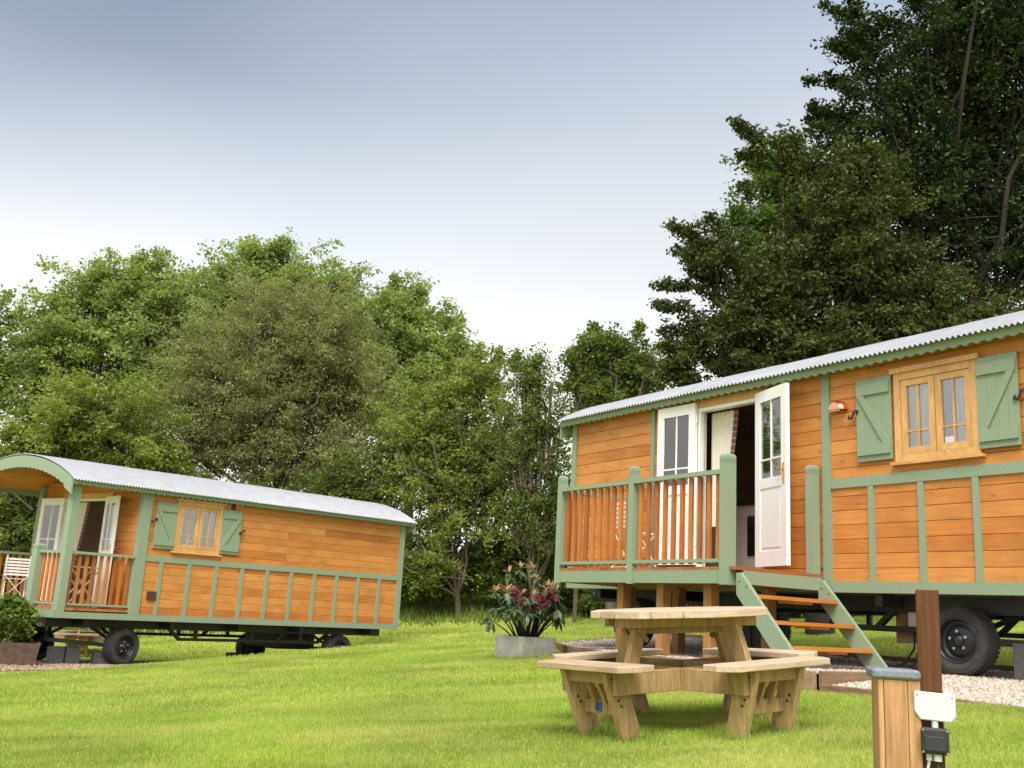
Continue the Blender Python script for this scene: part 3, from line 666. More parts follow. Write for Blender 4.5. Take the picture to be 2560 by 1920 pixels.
    for yy in (.42, WY-.42):
        obj('beam', MB(P).box(.1, WX-.1, yy-.04, yy+.04, -.16, -.004), 'black_steel', ch)
        t_ = MB(P); zb = -.325
        for (p, q) in (((2.35, yy, -.1), (2.62, yy, zb)), ((2.6, yy, zb), (5.75, yy, zb)), ((5.73, yy, zb), (6.02, yy, -.1)), ((2.95, yy, -.1), (2.95, yy, zb)), ((4.15, yy, -.1), (4.15, yy, zb)), ((5.3, yy, -.1), (5.3, yy, zb)), ((4.7, yy, zb), (4.95, yy, -.1))):
            t_.bar(p, q, .055, .055, (0, 1, 0))
        obj('truss', t_, 'black_steel', ch)
    for xx in (.6, 2.2, 3.6, 5.0, 6.8): obj('crossbeam', MB(P).box(xx-.04, xx+.04, .05, WY-.05, -.12, -.006), 'black_steel', ch)
    if not is_right: obj('water_tank', MB(P).box(5.25, 6.2, 1.0, 2.0, -.5, -.13), 'black_steel', ch, bevel=.03)
    r_ = .315; zc = -H0+r_+.005
    wxs = (1.12, 5.75) if is_right else (1.40, 6.06)
    for i, xx in enumerate(wxs):
        obj('axle', MB(P).bar((xx, .25, zc), (xx, WY-.25, zc), .07, .07), 'black_steel', ch)
        for yy in (.55, WY-.55):
            sp = MB(P); sp.bar((xx-.42, yy, -.14), (xx, yy, zc+.09), .05, .04); sp.bar((xx, yy, zc+.09), (xx+.42, yy, -.14), .05, .04); sp.bar((xx, yy, zc), (xx, yy, -.1), .07, .07, (1, 0, 0))
            obj('spring', sp, 'black_steel', ch)
        st = (.0 if is_right else rad(12)) if i == 0 else 0
        wheel(root, P, xx, .24, zc, r_, st, -1); wheel(root, P, xx, WY-.24, zc-(0 if is_right else .09), r_, st, 1)
    return root, P
RW, RP = make_wagon(True)
LW, LP = make_wagon(False)

# --- right wagon: doors, lamp, service box
obj('door_lintel', MB(RP).box(2.42, 3.66, -.045, -.0215, 2.17, 2.265), 'oak_joinery', RW)
fr = MB(RP).box(2.56, 2.60, -.05, .05, .16, 2.168).box(3.52, 3.56, -.05, .05, .16, 2.168).box(2.60, 3.52, -.05, .05, 2.125, 2.166)
obj('door_frame', fr, 'white_paint', RW)
obj('door_casing', MB(RP).box(2.515, 2.557, -.044, -.0215, .16, 2.168), 'oak_joinery', RW)
dl = door_leaf(RW, RP, (2.555, -.10), (-1, -.03), .29, .65, 1.945)
ang = math.atan2(-.2, .63)
door_leaf(RW, lambda x, y, z: RP(x, y, z), (3.535, -.05), (math.cos(ang), math.sin(ang)), .255, .655, 1.945)
lm = MB(RP); prof = [(math.cos(a), math.sin(a)) for a in [math.pi*i/16 for i in range(17)]]
a_ = [(4.64+.105*c_, -.0215, 1.86+.105*s_) for c_, s_ in prof]; b_ = [(4.64+.098*c_, -.085, 1.86+.098*s_) for c_, s_ in prof]; c2 = [(4.64+.07*c_, -.125, 1.86+.075*s_) for c_, s_ in prof]
for p, q in ((a_, b_), (b_, c2)):
    lm.add(p+q, [(i, i+1, 17+i+1, 17+i) for i in range(16)])
lm.add(c2, [tuple(range(17))]); lm.box(4.575, 4.705, -.11, -.022, 1.845, 1.859)
obj('wall_lamp', lm, 'copper', RW)
obj('service_box', MB(RP).box(4.86, 5.32, .5, .56, -.46, -.03), 'edging_wood', RW)
obj('service_unit', MB(RP).box(5.06, 5.24, .42, .498, -.33, -.06), 'grey_cable', RW)
for k, dx in enumerate((0, .05, .1)):
    obj('cable', MB(RP).tube([(5.1+dx, .45, -.33), (5.1+dx, .45, -.5), (5.1+dx-.06*(2-k), .45, -.66), (5.1+dx-.16*(2-k), .4, -.715)], .012, 6), 'black_plastic', RW)
# kitchen unit seen through the open door
ku = thing('kitchen_unit', 'kitchen unit with built-in oven inside the right wagon doorway', 'cabinet', (R_ORG.x, R_ORG.y, R_Z), R_ROT)
obj('carcass', MB(RP).box(1.3, 3.4, .75, 1.4, .157, 1.07), 'cream_paint', ku)
obj('worktop', MB(RP).box(1.28, 3.42, .72, 1.4, 1.071, 1.115), 'worktop', ku)
ov = obj('oven', MB(RP).box(2.62, 3.2, .728, .749, .45, .93), 'oven_glass', ku)
obj('oven_panel', MB(RP).box(2.63, 3.19, .716, .727, .82, .92), 'appliance_steel', ov); obj('oven_handle', MB(RP).tube([(2.68, .70, .79), (3.14, .70, .79)], .01, 6), 'appliance_steel', ov)
curtain('cream curtain with plaid edge gathered at the left of the right wagon doorway', (R_ORG.x, R_ORG.y, R_Z), R_ROT, RP, 2.62, 3.05, .12, .75, 2.12, .5)
curtain('cream curtain at the left side of the right wagon window', (R_ORG.x, R_ORG.y, R_Z), R_ROT, RP, 5.36, 5.72, .1, 1.3, 2.1, .15)
curtain('cream curtain at the right side of the right wagon window', (R_ORG.x, R_ORG.y, R_Z), R_ROT, RP, 6.16, 5.80, .1, 1.3, 2.1, .15)

# --- left wagon: porch
PX = 1.28                                                     # recessed end wall with the doors
def EP(u, d, z): return LP(PX-d, u, z)                        # u along the end wall, d outward
mb = MB(EP); hole = (.93, 2.17, .16, 2.165)
mb.box(.05, hole[0], -.04, 0, 0, 2.5); mb.box(hole[1], WY-.02, -.04, 0, 0, 2.5); mb.box(hole[0], hole[1], -.04, 0, 2.165, 2.5)
ew = obj('end_wall', mb, 'interior_wood', LW); clad(ew, EP, .06, WY-.02, 2.5, [hole])
obj('door_lintel', MB(EP).box(.8, 2.3, .0215, .05, 2.17, 2.27), 'oak_joinery', LW)
obj('door_frame', MB(EP).box(.89, .93, -.05, .05, .16, 2.168).box(2.17, 2.21, -.05, .05, .16, 2.168).box(.93, 2.17, -.05, .05, 2.125, 2.166), 'white_paint', LW)
door_leaf(LW, LP, (PX-.10, 2.2), (0, 1), .24, .72, 1.945)
a2 = rad(203); door_leaf(LW, LP, (PX-.06, .9), (math.cos(a2+rad(52)), math.sin(a2+rad(52))), .24, .62, 1.945)
obj('corner_trim', MB(LP).box(1.18, 1.27, WY-.09, WY+.04, .109, 2.42), 'green_paint', LW)
for i in range(20):                                           # porch ceiling boards
    ya = -OVER+.04+(WY+2*OVER-.08)*i/20; yb = -OVER+.04+(WY+2*OVER-.08)*(i+1)/20
    obj('ceiling_board', arc_board(LP, -.09, 1.29, ya+.001, yb-.001, .004, .018), 'cladding', LW)
for i in range(13):                                           # porch floor boards
    obj('deck_board', MB(LP).box(.0+.098*i+.001, .098*(i+1)-.003, -.03, WY+.02, .131, .17), 'deck_board', LW)
obj('porch_fascia', MB(LP).box(-.03, -.002, -.03, WY+.02, 0, .13), 'green_paint', LW)
obj('porch_fascia', MB(LP).box(0, 1.27, WY-.03, WY+.01, 0, .13), 'green_paint', LW)
obj('porch_joist', MB(LP).box(0, 1.27, .0, .05, .004, .128), 'black_steel', LW)
obj('post', MB(LP).box(.0, .13, -.052, .08, 0, 2.30), 'green_paint', LW)
obj('post', MB(LP).box(.0, .13, WY-.08, WY+.05, 0, 2.30), 'green_paint', LW)
newel(LW, LP, .06, .80, .17, 1.235, .15)
def railing(root, P, A, B, zr, n_, skew=0):
    (ax, ay), (bx, by) = A, B
    obj('top_rail', MB(P).bar((ax, ay, zr-.022), (bx, by, zr-.022), .06, .045), 'green_paint', root)
    obj('bottom_rail', MB(P).bar((ax, ay, .232), (bx, by, .232), .035, .035), 'green_paint', root)
    dx, dy = bx-ax, by-ay; L_ = math.hypot(dx, dy); ox, oy = -dy/L_*.035, dx/L_*.035
    for i in range(n_):
        t = (i+.5)/n_; x, y = ax+dx*t+ox, ay+dy*t+oy; ex, ey = dx/L_*.024, dy/L_*.024; fx, fy = -dy/L_*.016, dx/L_*.016
        lp = [(x-ex-fx, y-ey-fy), (x+ex-fx, y+ey-fy), (x+ex+fx, y+ey+fy), (x-ex+fx, y-ey+fy)]
        obj('baluster', MB(P).prism([(q[0], q[1], .205) for q in lp], [(q[0], q[1], zr-.046) for q in lp]), 'cladding_vertical', root)
railing(LW, LP, (.13, .0), (1.27, .0), 1.125, 9)
railing(LW, LP, (.06, .725), (.06, .08), 1.125, 5)
railing(LW, LP, (.13, WY), (1.18, WY), 1.125, 9)
obj('vent', MB(LP).box(1.57, 1.735, -.055, -.021, .37, .52), 'vent_brown', LW)
obj('flue_strap', MB(LP).box(3.06, 3.15, -.03, -.021, 2.14, 2.36), 'vent_brown', LW)
curtain('cream curtain in the left wagon porch doorway', (L_ORG.x, L_ORG.y, L_Z), L_ROT, lambda x, y, z: EP(x, -y, z), 2.15, 1.75, .12, .9, 2.12, .5)
curtain('cream curtain at the right side of the left wagon window', (L_ORG.x, L_ORG.y, L_Z), L_ROT, LP, 2.82, 2.66, .1, 1.3, 2.14, .3)

# ------------------------------------------------------------------ deck and steps of the right wagon
dk = thing('deck', 'raised timber deck with green rails in front of the right wagon doors', 'deck', (R_ORG.x, R_ORG.y, R_Z), R_ROT)
DX0, DX1, DY = 1.43, 4.40, -1.28
nb = 24; bw_ = (DX1-DX0)/nb
for i in range(nb): obj('deck_board', MB(RP).box(DX0+bw_*i+.002, DX0+bw_*(i+1)-.002, DY+.005, -.055, .145, .175), 'deck_board', dk)
for (a, b_) in ((DX0+.05, 2.783), (2.877, DX1-.215)): obj('fascia', MB(RP).box(a, b_, DY, DY+.03, .012, .143), 'green_paint', dk)
obj('fascia', MB(RP).box(DX1-.03, DX1, DY+.1, -.055, .012, .143), 'green_paint', dk); obj('fascia', MB(RP).box(DX0, DX0+.03, DY+.1, -.055, .012, .143), 'green_paint', dk)
for yy in (DY+.2, -.7, -.25): obj('joist', MB(RP).box(DX0+.04, DX1-.04, yy-.025, yy+.025, .014, .143), 'post_timber', dk)
newel(dk, RP, 1.495, DY+.02, .0, 1.285, .088); newel(dk, RP, 2.83, DY+.02, .0, 1.285, .088); newel(dk, RP, 4.245, DY+.035, .0, 1.285, .115); newel(dk, RP, 4.345, -.12, .145, 1.30, .10); newel(dk, RP, 1.50, -.12, .145, 1.285, .09)
railing(dk, RP, (1.54, DY+.0), (2.785, DY+.0), 1.13, 10); railing(dk, RP, (2.875, DY+.0), (4.187, DY+.0), 1.13, 10); railing(dk, RP, (1.50, -.18), (1.50, DY+.08), 1.13, 9)
for (x, y) in ((2.49, DY+.2), (3.15, DY+.2), (3.86, DY+.2), (2.49, -.25), (3.86, -.25), (1.6, -.25)):
    wx, wy = local_to_world(R_ORG, Rx, nR, x, y); zg = padtop((wx, wy))-.03-R_Z-R_H
    obj('support_post', MB(RP).box(x-.055, x+.055, y-.055, y+.055, zg, .013), 'post_timber', dk)
stp = thing('steps', 'green sided timber steps with three orange treads leading up to the deck', 'steps', (R_ORG.x, R_ORG.y, R_Z), R_ROT)
def sx(s_): return 11.43-s_
for y0 in (DY+.02, -.09):
    pl = [(sx(7.03), .115), (sx(6.98), .115), (sx(6.24), -.70), (sx(6.46), -.725), (sx(7.03), -.09)]
    o = obj('stringer', MB(RP).prism([(x, y0-.022, z) for x, z in pl], [(x, y0+.022, z) for x, z in pl]), 'green_paint', stp)
    for (bx, bz) in ((sx(6.98)-.01, .03), (sx(6.9), -.02)): obj('bolt', MB(RP).lathe([(.001, -.024), (.009, -.024), (.009, .0)], (bx, y0, bz), 'y', 8), 'iron', o)
for (s_, z) in ((6.82, -.085), (6.615, -.315), (6.415, -.535)):
    t = obj('tread', MB(RP).box(sx(s_)-.21, sx(s_)+.03, DY+.043, -.113, z-.035, z), 'tread_wood', stp)
    obj('tread_cleat', MB(RP).box(sx(s_)-.2, sx(s_)+.0, -.72, -.45, z-.06, z-.0355), 'tread_wood', t)

# ------------------------------------------------------------------ folding chairs and porch table
def slat_chair(label, frame, at, rz, group='folding slatted chairs'):
    t = thing('folding_chair', label, 'chair', at, rz, group); W2 = .21
    for i in range(6): obj('back_slat', MB().box(-W2, W2, .165, .18, .50+.055*i, .535+.055*i), 'chair_paint', t)
    for i in range(6): obj('seat_slat', MB().box(-W2, W2, -.2+.06*i, -.155+.06*i, .435, .45), 'chair_paint', t)
    for s_ in (-1, 1):
        obj('leg', MB().tube([(s_*.19, -.22, 0), (s_*.19, .0, .36), (s_*.19, .19, .48), (s_*.19, .19, .86)], .010, 6), 'chair_paint', t)
        obj('leg', MB().tube([(s_*.17, .24, 0), (s_*.17, -.18, .43)], .010, 6), 'chair_paint', t)
    obj('stretcher', MB().tube([(-.17, .2, .04), (.17, .2, .04)], .008, 6), 'chair_paint', t)
    obj('stretcher', MB().tube([(-.19, .186, .5), (.19, .186, .08)], .006, 6), 'chair_paint', t); obj('stretcher', MB().tube([(.19, .19, .5), (-.19, .19, .08)], .006, 6), 'chair_paint', t)
    return t
def place(P, root, x, y, z): return Matrix.Translation(root.location) @ Matrix.Rotation(root.rotation_euler[2], 4, 'Z') @ Vector(P(x, y, z))
slat_chair('white slatted folding chair behind the balusters of the raised deck', None, place(RP, RW, 2.1, -.62, .1755), R_ROT+rad(170))
slat_chair('pale grey slatted folding chair on the left wagon porch beside the potted shrub', None, place(LP, LW, .42, 2.02, .1705), rad(207))
bt = thing('folding_table', 'small folding table with crossed legs behind the left porch balusters', 'table', place(LP, LW, .62, .42, .1705), L_ROT)
obj('table_top', MB().box(-.28, .28, -.22, .22, .69, .71), 'chair_paint', bt)
for s_ in (-1, 1):
    for q in (-1, 1): obj('leg', MB().bar((-.27*q, s_*.17+.02*q, .012), (.27*q, s_*.17+.02*q, .688), .018, .03, (0, 1, 0)), 'chair_paint', bt)

# ------------------------------------------------------------------ concrete blocks
cb0 = None
blk = [('dark concrete block beside the near front wheel of the left wagon', LW, LP, .93, .55, L_Z), ('concrete block stack standing in front of the far front wheel of the left wagon', LW, LP, .38, 1.75, L_Z),
       ('concrete block near the rear wheels of the left wagon', LW, LP, 5.0, 1.9, L_Z), ('tall dark concrete block stack behind the deck posts', RW, RP, 2.35, 1.2, R_Z), ('concrete block beside the big wheel of the right wagon', RW, RP, 6.36, .38, R_Z)]
for i, (lb, W_, P_, x, y, zz) in enumerate(blk):
    p = place(P_, W_, x, y, 0); big = i in (1, 3)
    if i == 0: p = at_depth(252, 1650, 18.6)
    if i == 1: p = at_depth(157, 1646, 18.2)
    zg = float(l_pad(np.array(p.x), np.array(p.y)) if W_ is LW else r_pad(np.array(p.x), np.array(p.y)))
    t = thing('concrete_block', lb, 'block', (p.x, p.y, zg-.01), W_.rotation_euler[2]+(0 if W_ is RW else rad(-8)), 'blocks under the wagons')
    if big:
        for s_ in (-1, 1): obj('block', MB().box(-.25 if s_ < 0 else .012, -.012 if s_ < 0 else .25, -.11, .11, 0, .31 if i == 1 else .40), 'concrete_block', t, bevel=.006)
    else: obj('block', MB().box(-.15, .15, -.11, .11, 0, .23 if i != 4 else .34), 'concrete_block', t, bevel=.006)

# ------------------------------------------------------------------ picnic table
def clip(poly, a, b_, c_):              # keep a*x+b*y<=c
    out = []
    for i in range(len(poly)):
        p, q = poly[i], poly[(i+1) % len(poly)]; dp, dq = a*p[0]+b_*p[1]-c_, a*q[0]+b_*q[1]-c_
        if dp <= 0: out.append(p)
        if dp*dq < 0: t = dp/(dp-dq); out.append((p[0]+(q[0]-p[0])*t, p[1]+(q[1]-p[1])*t))
    return out
def picnic_table(label, loc, rot):
    """x = towards the front-right bench, y = along that bench (boards of the top run along y)"""
    t = thing('picnic_table', label, 'table', loc, 0, 'picnic tables'); t.rotation_euler = rot
    AP, ZT, TH = .575, .765, .048; k = AP*math.tan(math.pi/8)
    octo = [(AP, -k), (AP, k), (k, AP), (-k, AP), (-AP, k), (-AP, -k), (-k, -AP), (k, -AP)]; nbd = 8; w_ = 2*AP/nbd
    for i in range(nbd):
        x0, x1 = -AP+w_*i+.0065, -AP+w_*(i+1)-.0065
        pl = clip(clip(octo, 1, 0, x1), -1, 0, -x0)
        if len(pl) > 2: obj('top_board', MB().prism([(x, y, ZT-TH) for x, y in pl], [(x, y, ZT) for x, y in pl]), 'pine_pale_y', t, bevel=.004)
    # frames under the top
    fd = (math.sin(rad(34)), math.cos(rad(34))); nd = (fd[1], -fd[0])
    for k_ in (.24, -.24):
        cx, cy = nd[0]*k_, nd[1]*k_; obj('batten', MB().bar((cx-fd[0]*.46, cy-fd[1]*.46, ZT-TH-.032), (cx+fd[0]*.46, cy+fd[1]*.46, ZT-TH-.032), .045, .062), 'pine_treated', t, bevel=.003)
    for k_ in (.09, -.09):
        cx, cy = nd[0]*k_, nd[1]*k_; obj('beam', MB().bar((cx-fd[0]*.27, cy-fd[1]*.27, ZT-TH-.055), (cx+fd[0]*.27, cy+fd[1]*.27, ZT-TH-.055), .045, .106), 'pine_treated', t, bevel=.003)
    ro, ho, hm, sdp, zs = .905, .405, .475, .25, .455
    q90 = lambda j, p: [(p[0], p[1]), (-p[1], p[0]), (-p[0], -p[1]), (p[1], -p[0])][j]
    a_ = .2
    for j in range(4):
        def T(x, y, z): u_ = q90(j, (x, y)); return (u_[0], u_[1], z)
        mat = 'pine_pale_y' if j % 2 == 0 else 'pine_pale'
        pl = [(ro, -ho), (ro, ho), (ro-.12, hm), (ro-sdp, hm-.02), (ro-sdp, -hm+.02), (ro-.12, -hm)]
        obj('seat', MB(T).prism([(x, y, zs-.040) for x, y in pl], [(x, y, zs) for x, y in pl]), mat, t, bevel=.005)
        for s_ in (-1, 1):
            yy = a_*s_
            # lower leg: seat outwards at the top, inwards at the foot
            lg = [(ro-.045, zs-.047), (ro-.20, zs-.047), (ro-.345, -.02), (ro-.19, -.02)]
            l_ = obj('leg', MB(T).prism([(x, yy-.024, z) for x, z in lg], [(x, yy+.024, z) for x, z in lg]), 'pine_treated', t, bevel=.003)
            for (bx, bz) in ((ro-.10, zs-.085), (ro-.16, zs-.08), (ro-.17, zs-.25), (ro-.15, zs-.215)):
                obj('bolt', MB(T).lathe([(.001, -.028), (.008, -.028), (.008, .028), (.001, .028)], (bx, yy, bz), 'y', 8), 'iron', l_)
        obj('stretcher', MB(T).box(ro-.245, ro-.2, -a_+.026, a_-.026, .14, .225), 'pine_treated', t, bevel=.003)
        obj('seat_bearer', MB(T).box(ro-.13, ro-.085, -a_+.026, a_-.026, zs-.115, zs-.047), 'pine_treated', t)
        for y_ in (-.05, .05): obj('seat_brace', MB(T).bar((ro-.12, y_, zs-.06), (ro-.215, y_, .20), .045, .025, (0, 1, 0)), 'pine_treated', t)
    # crossed rails (two each way) and the four upper legs
    for s_ in (-1, 1):
        obj('rail', MB().box(-(ro-.10), ro-.10, s_*(a_+.05)-.022, s_*(a_+.05)+.022, zs-.185, zs-.05), 'pine_treated', t, bevel=.003)
        for (y0, y1) in ((-(ro-.10), -a_-.075), (-a_-.025, a_+.025), (a_+.075, ro-.10)):
            obj('rail', MB().box(s_*(a_+.05)-.022, s_*(a_+.05)+.022, y0, y1, zs-.184, zs-.051), 'pine_treated', t, bevel=.003)
    for j, s_ in ((0, .65), (3, 0), (2, .65), (1, 0)):
        def T(x, y, z): u_ = q90(j, (x, y)); return (u_[0], u_[1], z)
        yy = s_*a_; lg = [(.295, ZT-TH-.003), (.395, ZT-TH-.003), (.545, zs-.18), (.445, zs-.18)]
        obj('upper_leg', MB(T).prism([(x, yy-.024, z) for x, z in lg], [(x, yy+.024, z) for x, z in lg]), 'pine_treated', t, bevel=.003)
        obj('knee_brace', MB(T).bar((.40, yy+.03, ZT-TH-.066), (.33, yy+.03, ZT-TH-.15), .03, .03, (0, 1, 0)), 'pine_treated', t)
        obj('bearer', MB(T).box(.335, .385, -.226, .226, zs-.18, zs-.06), 'pine_treated', t)
    return t
TC = (1.272, 7.033); nrmv = Vector((-.0958*.8, -.0213, 1)).normalized(); th = rad(34)
ax = Vector((math.sin(th), -math.cos(th), 0)); ax = (ax-nrmv*ax.dot(nrmv)).normalized(); ay_ = nrmv.cross(ax)
trot = Matrix(((ax.x, ay_.x, nrmv.x), (ax.y, ay_.y, nrmv.y), (ax.z, ay_.z, nrmv.z))).to_euler()
pt_ = picnic_table('pale pine octagonal picnic table with four benches in front of the deck', (TC[0], TC[1], ground(*TC)), trot)
st_ = obj('maker_plate', MB().box(-.06, .0, -(.905-.198), -(.905-.1935), .155, .215), 'blue_label', pt_)
for i, (x0, x1, z) in enumerate(((-.052, -.008, .195), (-.052, -.02, .182), (-.048, -.03, .166), (-.024, -.012, .166))): obj('plate_print', MB().box(x0, x1, -.7115, -.7112, z, z+.007), 'label_ink', st_)
pp = at_depth(190, 1620, 23.2); t2 = copy_tree(pt_); t2.location = (pp.x, pp.y, ground(pp.x, pp.y)); t2.rotation_euler = (0, 0, .4)
t2['label'] = 'yellowish pine picnic table half hidden behind the left wagon porch wheels'

# ------------------------------------------------------------------ bollard and service post in the foreground
bl = thing('bollard', 'short board-clad wooden bollard with a grey slate-like cap in the foreground', 'bollard', (1.688, 4.42, ground(1.688, 4.42)), rad(-12))
bh = .505; g0 = 0
for (x0, x1) in ((-.083, -.062), (-.060, .032), (.034, .083)): obj('board', MB().prism([(x0, -.085, -.03), (x1, -.085, -.03), (x1, -.062, -.03), (x0, -.062, -.03)], [(x0-.0, -.085, bh-.0), (x1, -.085, bh-.0), (x1, -.062, bh), (x0, -.062, bh)]), 'bollard_wood', bl, bevel=.002)
for (y0, y1) in ((-.06, -.002), (.0, .058), (.06, .11)): obj('board', MB().box(-.083, -.062, y0, y1, -.03, bh), 'bollard_wood', bl, bevel=.002)
for (y0, y1) in ((-.06, -.002), (.0, .058), (.06, .11)): obj('board', MB().box(.062, .083, y0, y1, -.03, bh), 'bollard_wood', bl, bevel=.002)
obj('core', MB().box(-.061, .061, -.061, .108, -.03, bh-.003), 'dark_post', bl)
cp = obj('cap', MB().box(-.105, .085, -.10, .12, bh+.001, bh+.042), 'slate_lid', bl, bevel=.01)
sp = thing('service_post', 'dark brown timber post with white and black outdoor electrical boxes', 'post', (1.812, 4.37, ground(1.80, 4.37)), rad(-21))
zt = .19-ground(1.80, 4.37)
obj('post', MB().box(-.044, .046, -.049, .049, -.05, zt), 'dark_post', sp, bevel=.003)
zz = lambda v: v-ground(1.80, 4.37)
pl = [(-.065, zz(-.222)), (.092, zz(-.228)), (.092, zz(-.316)), (.074, zz(-.338)), (-.042, zz(-.334)), (-.065, zz(-.302))]
obj('light_housing', MB().prism([(x, -.082, z) for x, z in pl], [(x, -.054, z) for x, z in pl]), 'white_plastic', sp, bevel=.004)
obj('conduit', MB().tube([(.012, -.066, zz(-.336)), (.012, -.066, zz(-.366))], .013, 10), 'white_plastic', sp)
obj('socket_box', MB().box(-.043, .062, -.11, -.0505, zz(-.462), zz(-.362)), 'black_plastic', sp, bevel=.008)
obj('socket_flap', MB().box(-.030, .049, -.116, -.1105, zz(-.45), zz(-.392)), 'black_plastic', sp, bevel=.003)
for (x, z) in ((-.036, -.37), (.055, -.37), (-.036, -.455), (.055, -.455)): obj('screw', MB().lathe([(.001, -.1125), (.004, -.1125), (.004, -.108)], (x, 0, zz(z)), 'y', 8), 'nut_steel', sp)
for (x, z) in ((-.052, -.236), (.08, -.240)): obj('screw', MB().lathe([(.001, -.0845), (.004, -.0845), (.004, -.08)], (x, 0, zz(z)), 'y', 8), 'nut_steel', sp)
for (x, r_, m_, x2) in ((-.014, .012, 'grey_cable', -.05), (.018, .017, 'white_plastic', .02)):
    obj('cable_gland', MB().tube([(x, -.075, zz(-.464)), (x, -.075, zz(-.49))], r_, 10), m_, sp)
obj('cable', MB().tube([(-.014, -.075, zz(-.49)), (-.022, -.078, zz(-.53)), (-.05, -.08, zz(-.6)), (-.055, -.08, zz(-.68))], .006, 8), 'grey_cable', sp)
obj('cable', MB().tube([(.018, -.075, zz(-.49)), (.018, -.078, zz(-.54)), (.008, -.08, zz(-.6)), (.01, -.08, zz(-.68))], .006, 8), 'black_plastic', sp)

# ------------------------------------------------------------------ planters and their plants
def planter(label, loc, rz, a, b_, h, mat, taper=.0):
    t = thing('planter', label, 'planter', loc, rz, 'planters'); th_ = .035; ta = taper
    mb = MB(); o = [(-a, -b_), (a, -b_), (a, b_), (-a, b_)]; f_ = lambda q, s_, z: [(x*s_, y*s_, z) for x, y in q]
    i_ = [(-a+th_, -b_+th_), (a-th_, -b_+th_), (a-th_, b_-th_), (-a+th_, b_-th_)]
    rings = [f_(o, 1-ta, -.02), f_(o, 1, h), f_(i_, 1, h), f_(i_, 1, h-.06)]; vs_ = [p for r_ in rings for p in r_]; fs = [(0, 3, 2, 1)]
    for j in range(3):
        for i in range(4): fs.append((j*4+i, j*4+(i+1) % 4, (j+1)*4+(i+1) % 4, (j+1)*4+i))
    mb.add(vs_, fs); obj('box', mb, mat, t, bevel=0)
    obj('soil', MB().box(-a+th_+.002, a-th_-.002, -b_+th_+.002, b_-th_-.002, h-.13, h-.055), 'soil', t)
    return t
gp = at_depth(1312, 1640, 14.6); gp.z = ground(gp.x, gp.y)
planter('grey stone square planter on the lawn left of the deck', (gp.x, gp.y, gp.z), rad(38), .30, .30, .29, 'planter_stone')
sp2 = at_depth(22, 1666, 17.3); sp2.z = ground(sp2.x, sp2.y)
planter('rusty brown square planter at the left edge beside the porch', (sp2.x, sp2.y, sp2.z), L_ROT-rad(20), .42, .3, .38, 'planter_rust', .12)
# rhododendron: single big leaves, each its own object
def leaf_mesh(name, L_, W_, droop, mat):
    vs_ = []; fs = []; n_ = 6
    for i in range(n_+1):
        t = i/n_; w_ = W_*math.sin(math.pi*min(1, t*.94+.04))**.8/2; z = -droop*t*t
        vs_ += [(t*L_, -w_, z+.12*w_), (t*L_, 0, z), (t*L_, w_, z+.12*w_)]
    for i in range(n_):
        for j in range(2): fs.append((i*3+j, i*3+j+1, i*3+j+4, i*3+j+3))
    me = bpy.data.meshes.new(name); me.from_pydata(vs_, [], fs); me.materials.append(MATS[mat]); me.polygons.foreach_set('use_smooth', [True]*len(fs)); return me
LM = [leaf_mesh('leaf', .145, .05, .055, 'leaf_rhodo'), leaf_mesh('leaf', .12, .045, .03, 'leaf_rhodo')]
LN = [leaf_mesh('leaf', .12, .036, .01, 'leaf_rhodo_new'), leaf_mesh('leaf', .095, .03, -.01, 'leaf_rhodo_new')]
rh = thing('rhododendron', 'rhododendron with bronze new leaves and crimson flowers in the grey planter', 'plant', (gp.x, gp.y, gp.z+.235), 0)
rr = random.Random(5); stems = []
for i in range(46):
    a = rr.random()*6.283; ra = .10+.38*math.sqrt(rr.random()); hh = .33+.55*rr.random()*(1.15-ra*1.1); hh = max(.40, hh)
    tip = Vector((math.cos(a)*ra, math.sin(a)*ra, hh)); stems.append(tip)
stems += [Vector((-.52, -.05, .27)), Vector((.42, -.1, .32)), Vector((-.12, 0, .98)), Vector((-.28, .05, .9)), Vector((.05, .02, .97)), Vector((.3, .0, .72))]
smb = MB()
for tip in stems: smb.tube([(tip.x*.22, tip.y*.22, -.03), (tip.x*.55, tip.y*.55, tip.z*.45), tuple(tip)], [.014, .010, .006], 6)
obj('stems', smb, 'bark_dark', rh)
nleaf = 0; rest = {False: MB(), True: MB()}
for k, tip in enumerate(stems):
    new = tip.z > .56; nlf = 13 if new else 10
    for j in range(nlf):
        a = 6.283*j/nlf+rr.random()*.5; isn = new and j < 8
        me = (LN if isn else LM)[rr.randint(0, 1)]
        loc_ = tip+Vector((0, 0, rr.uniform(-.05, .02) if not isn else rr.uniform(0, .05)))
        el = rr.uniform(-.95, .05) if not isn else rr.uniform(.1, 1.1)
        s_ = rr.uniform(.85, 1.3); rm_ = Matrix.Rotation(a, 3, 'Z') @ Matrix.Rotation(-el, 3, 'Y') @ Matrix.Rotation(rr.uniform(-.5, .5), 3, 'X')
        if nleaf < 295 and (tip.y < .12 or isn):
            o = bpy.data.objects.new('leaf', me); C.objects.link(o); o.parent = rh; o.location = loc_; o.scale = (s_, s_, s_); o.rotation_euler = rm_.to_euler(); nleaf += 1
        else: rest[isn].add([tuple(loc_+rm_ @ (v_.co*s_)) for v_ in me.vertices], [tuple(p_.vertices) for p_ in me.polygons])
for isn, mn in ((False, 'leaf_rhodo'), (True, 'leaf_rhodo_new')):
    if rest[isn].v: tag(obj('leaf_mass', rest[isn], mn, rh, smooth=True, fixn=False), None, None, kind='stuff')
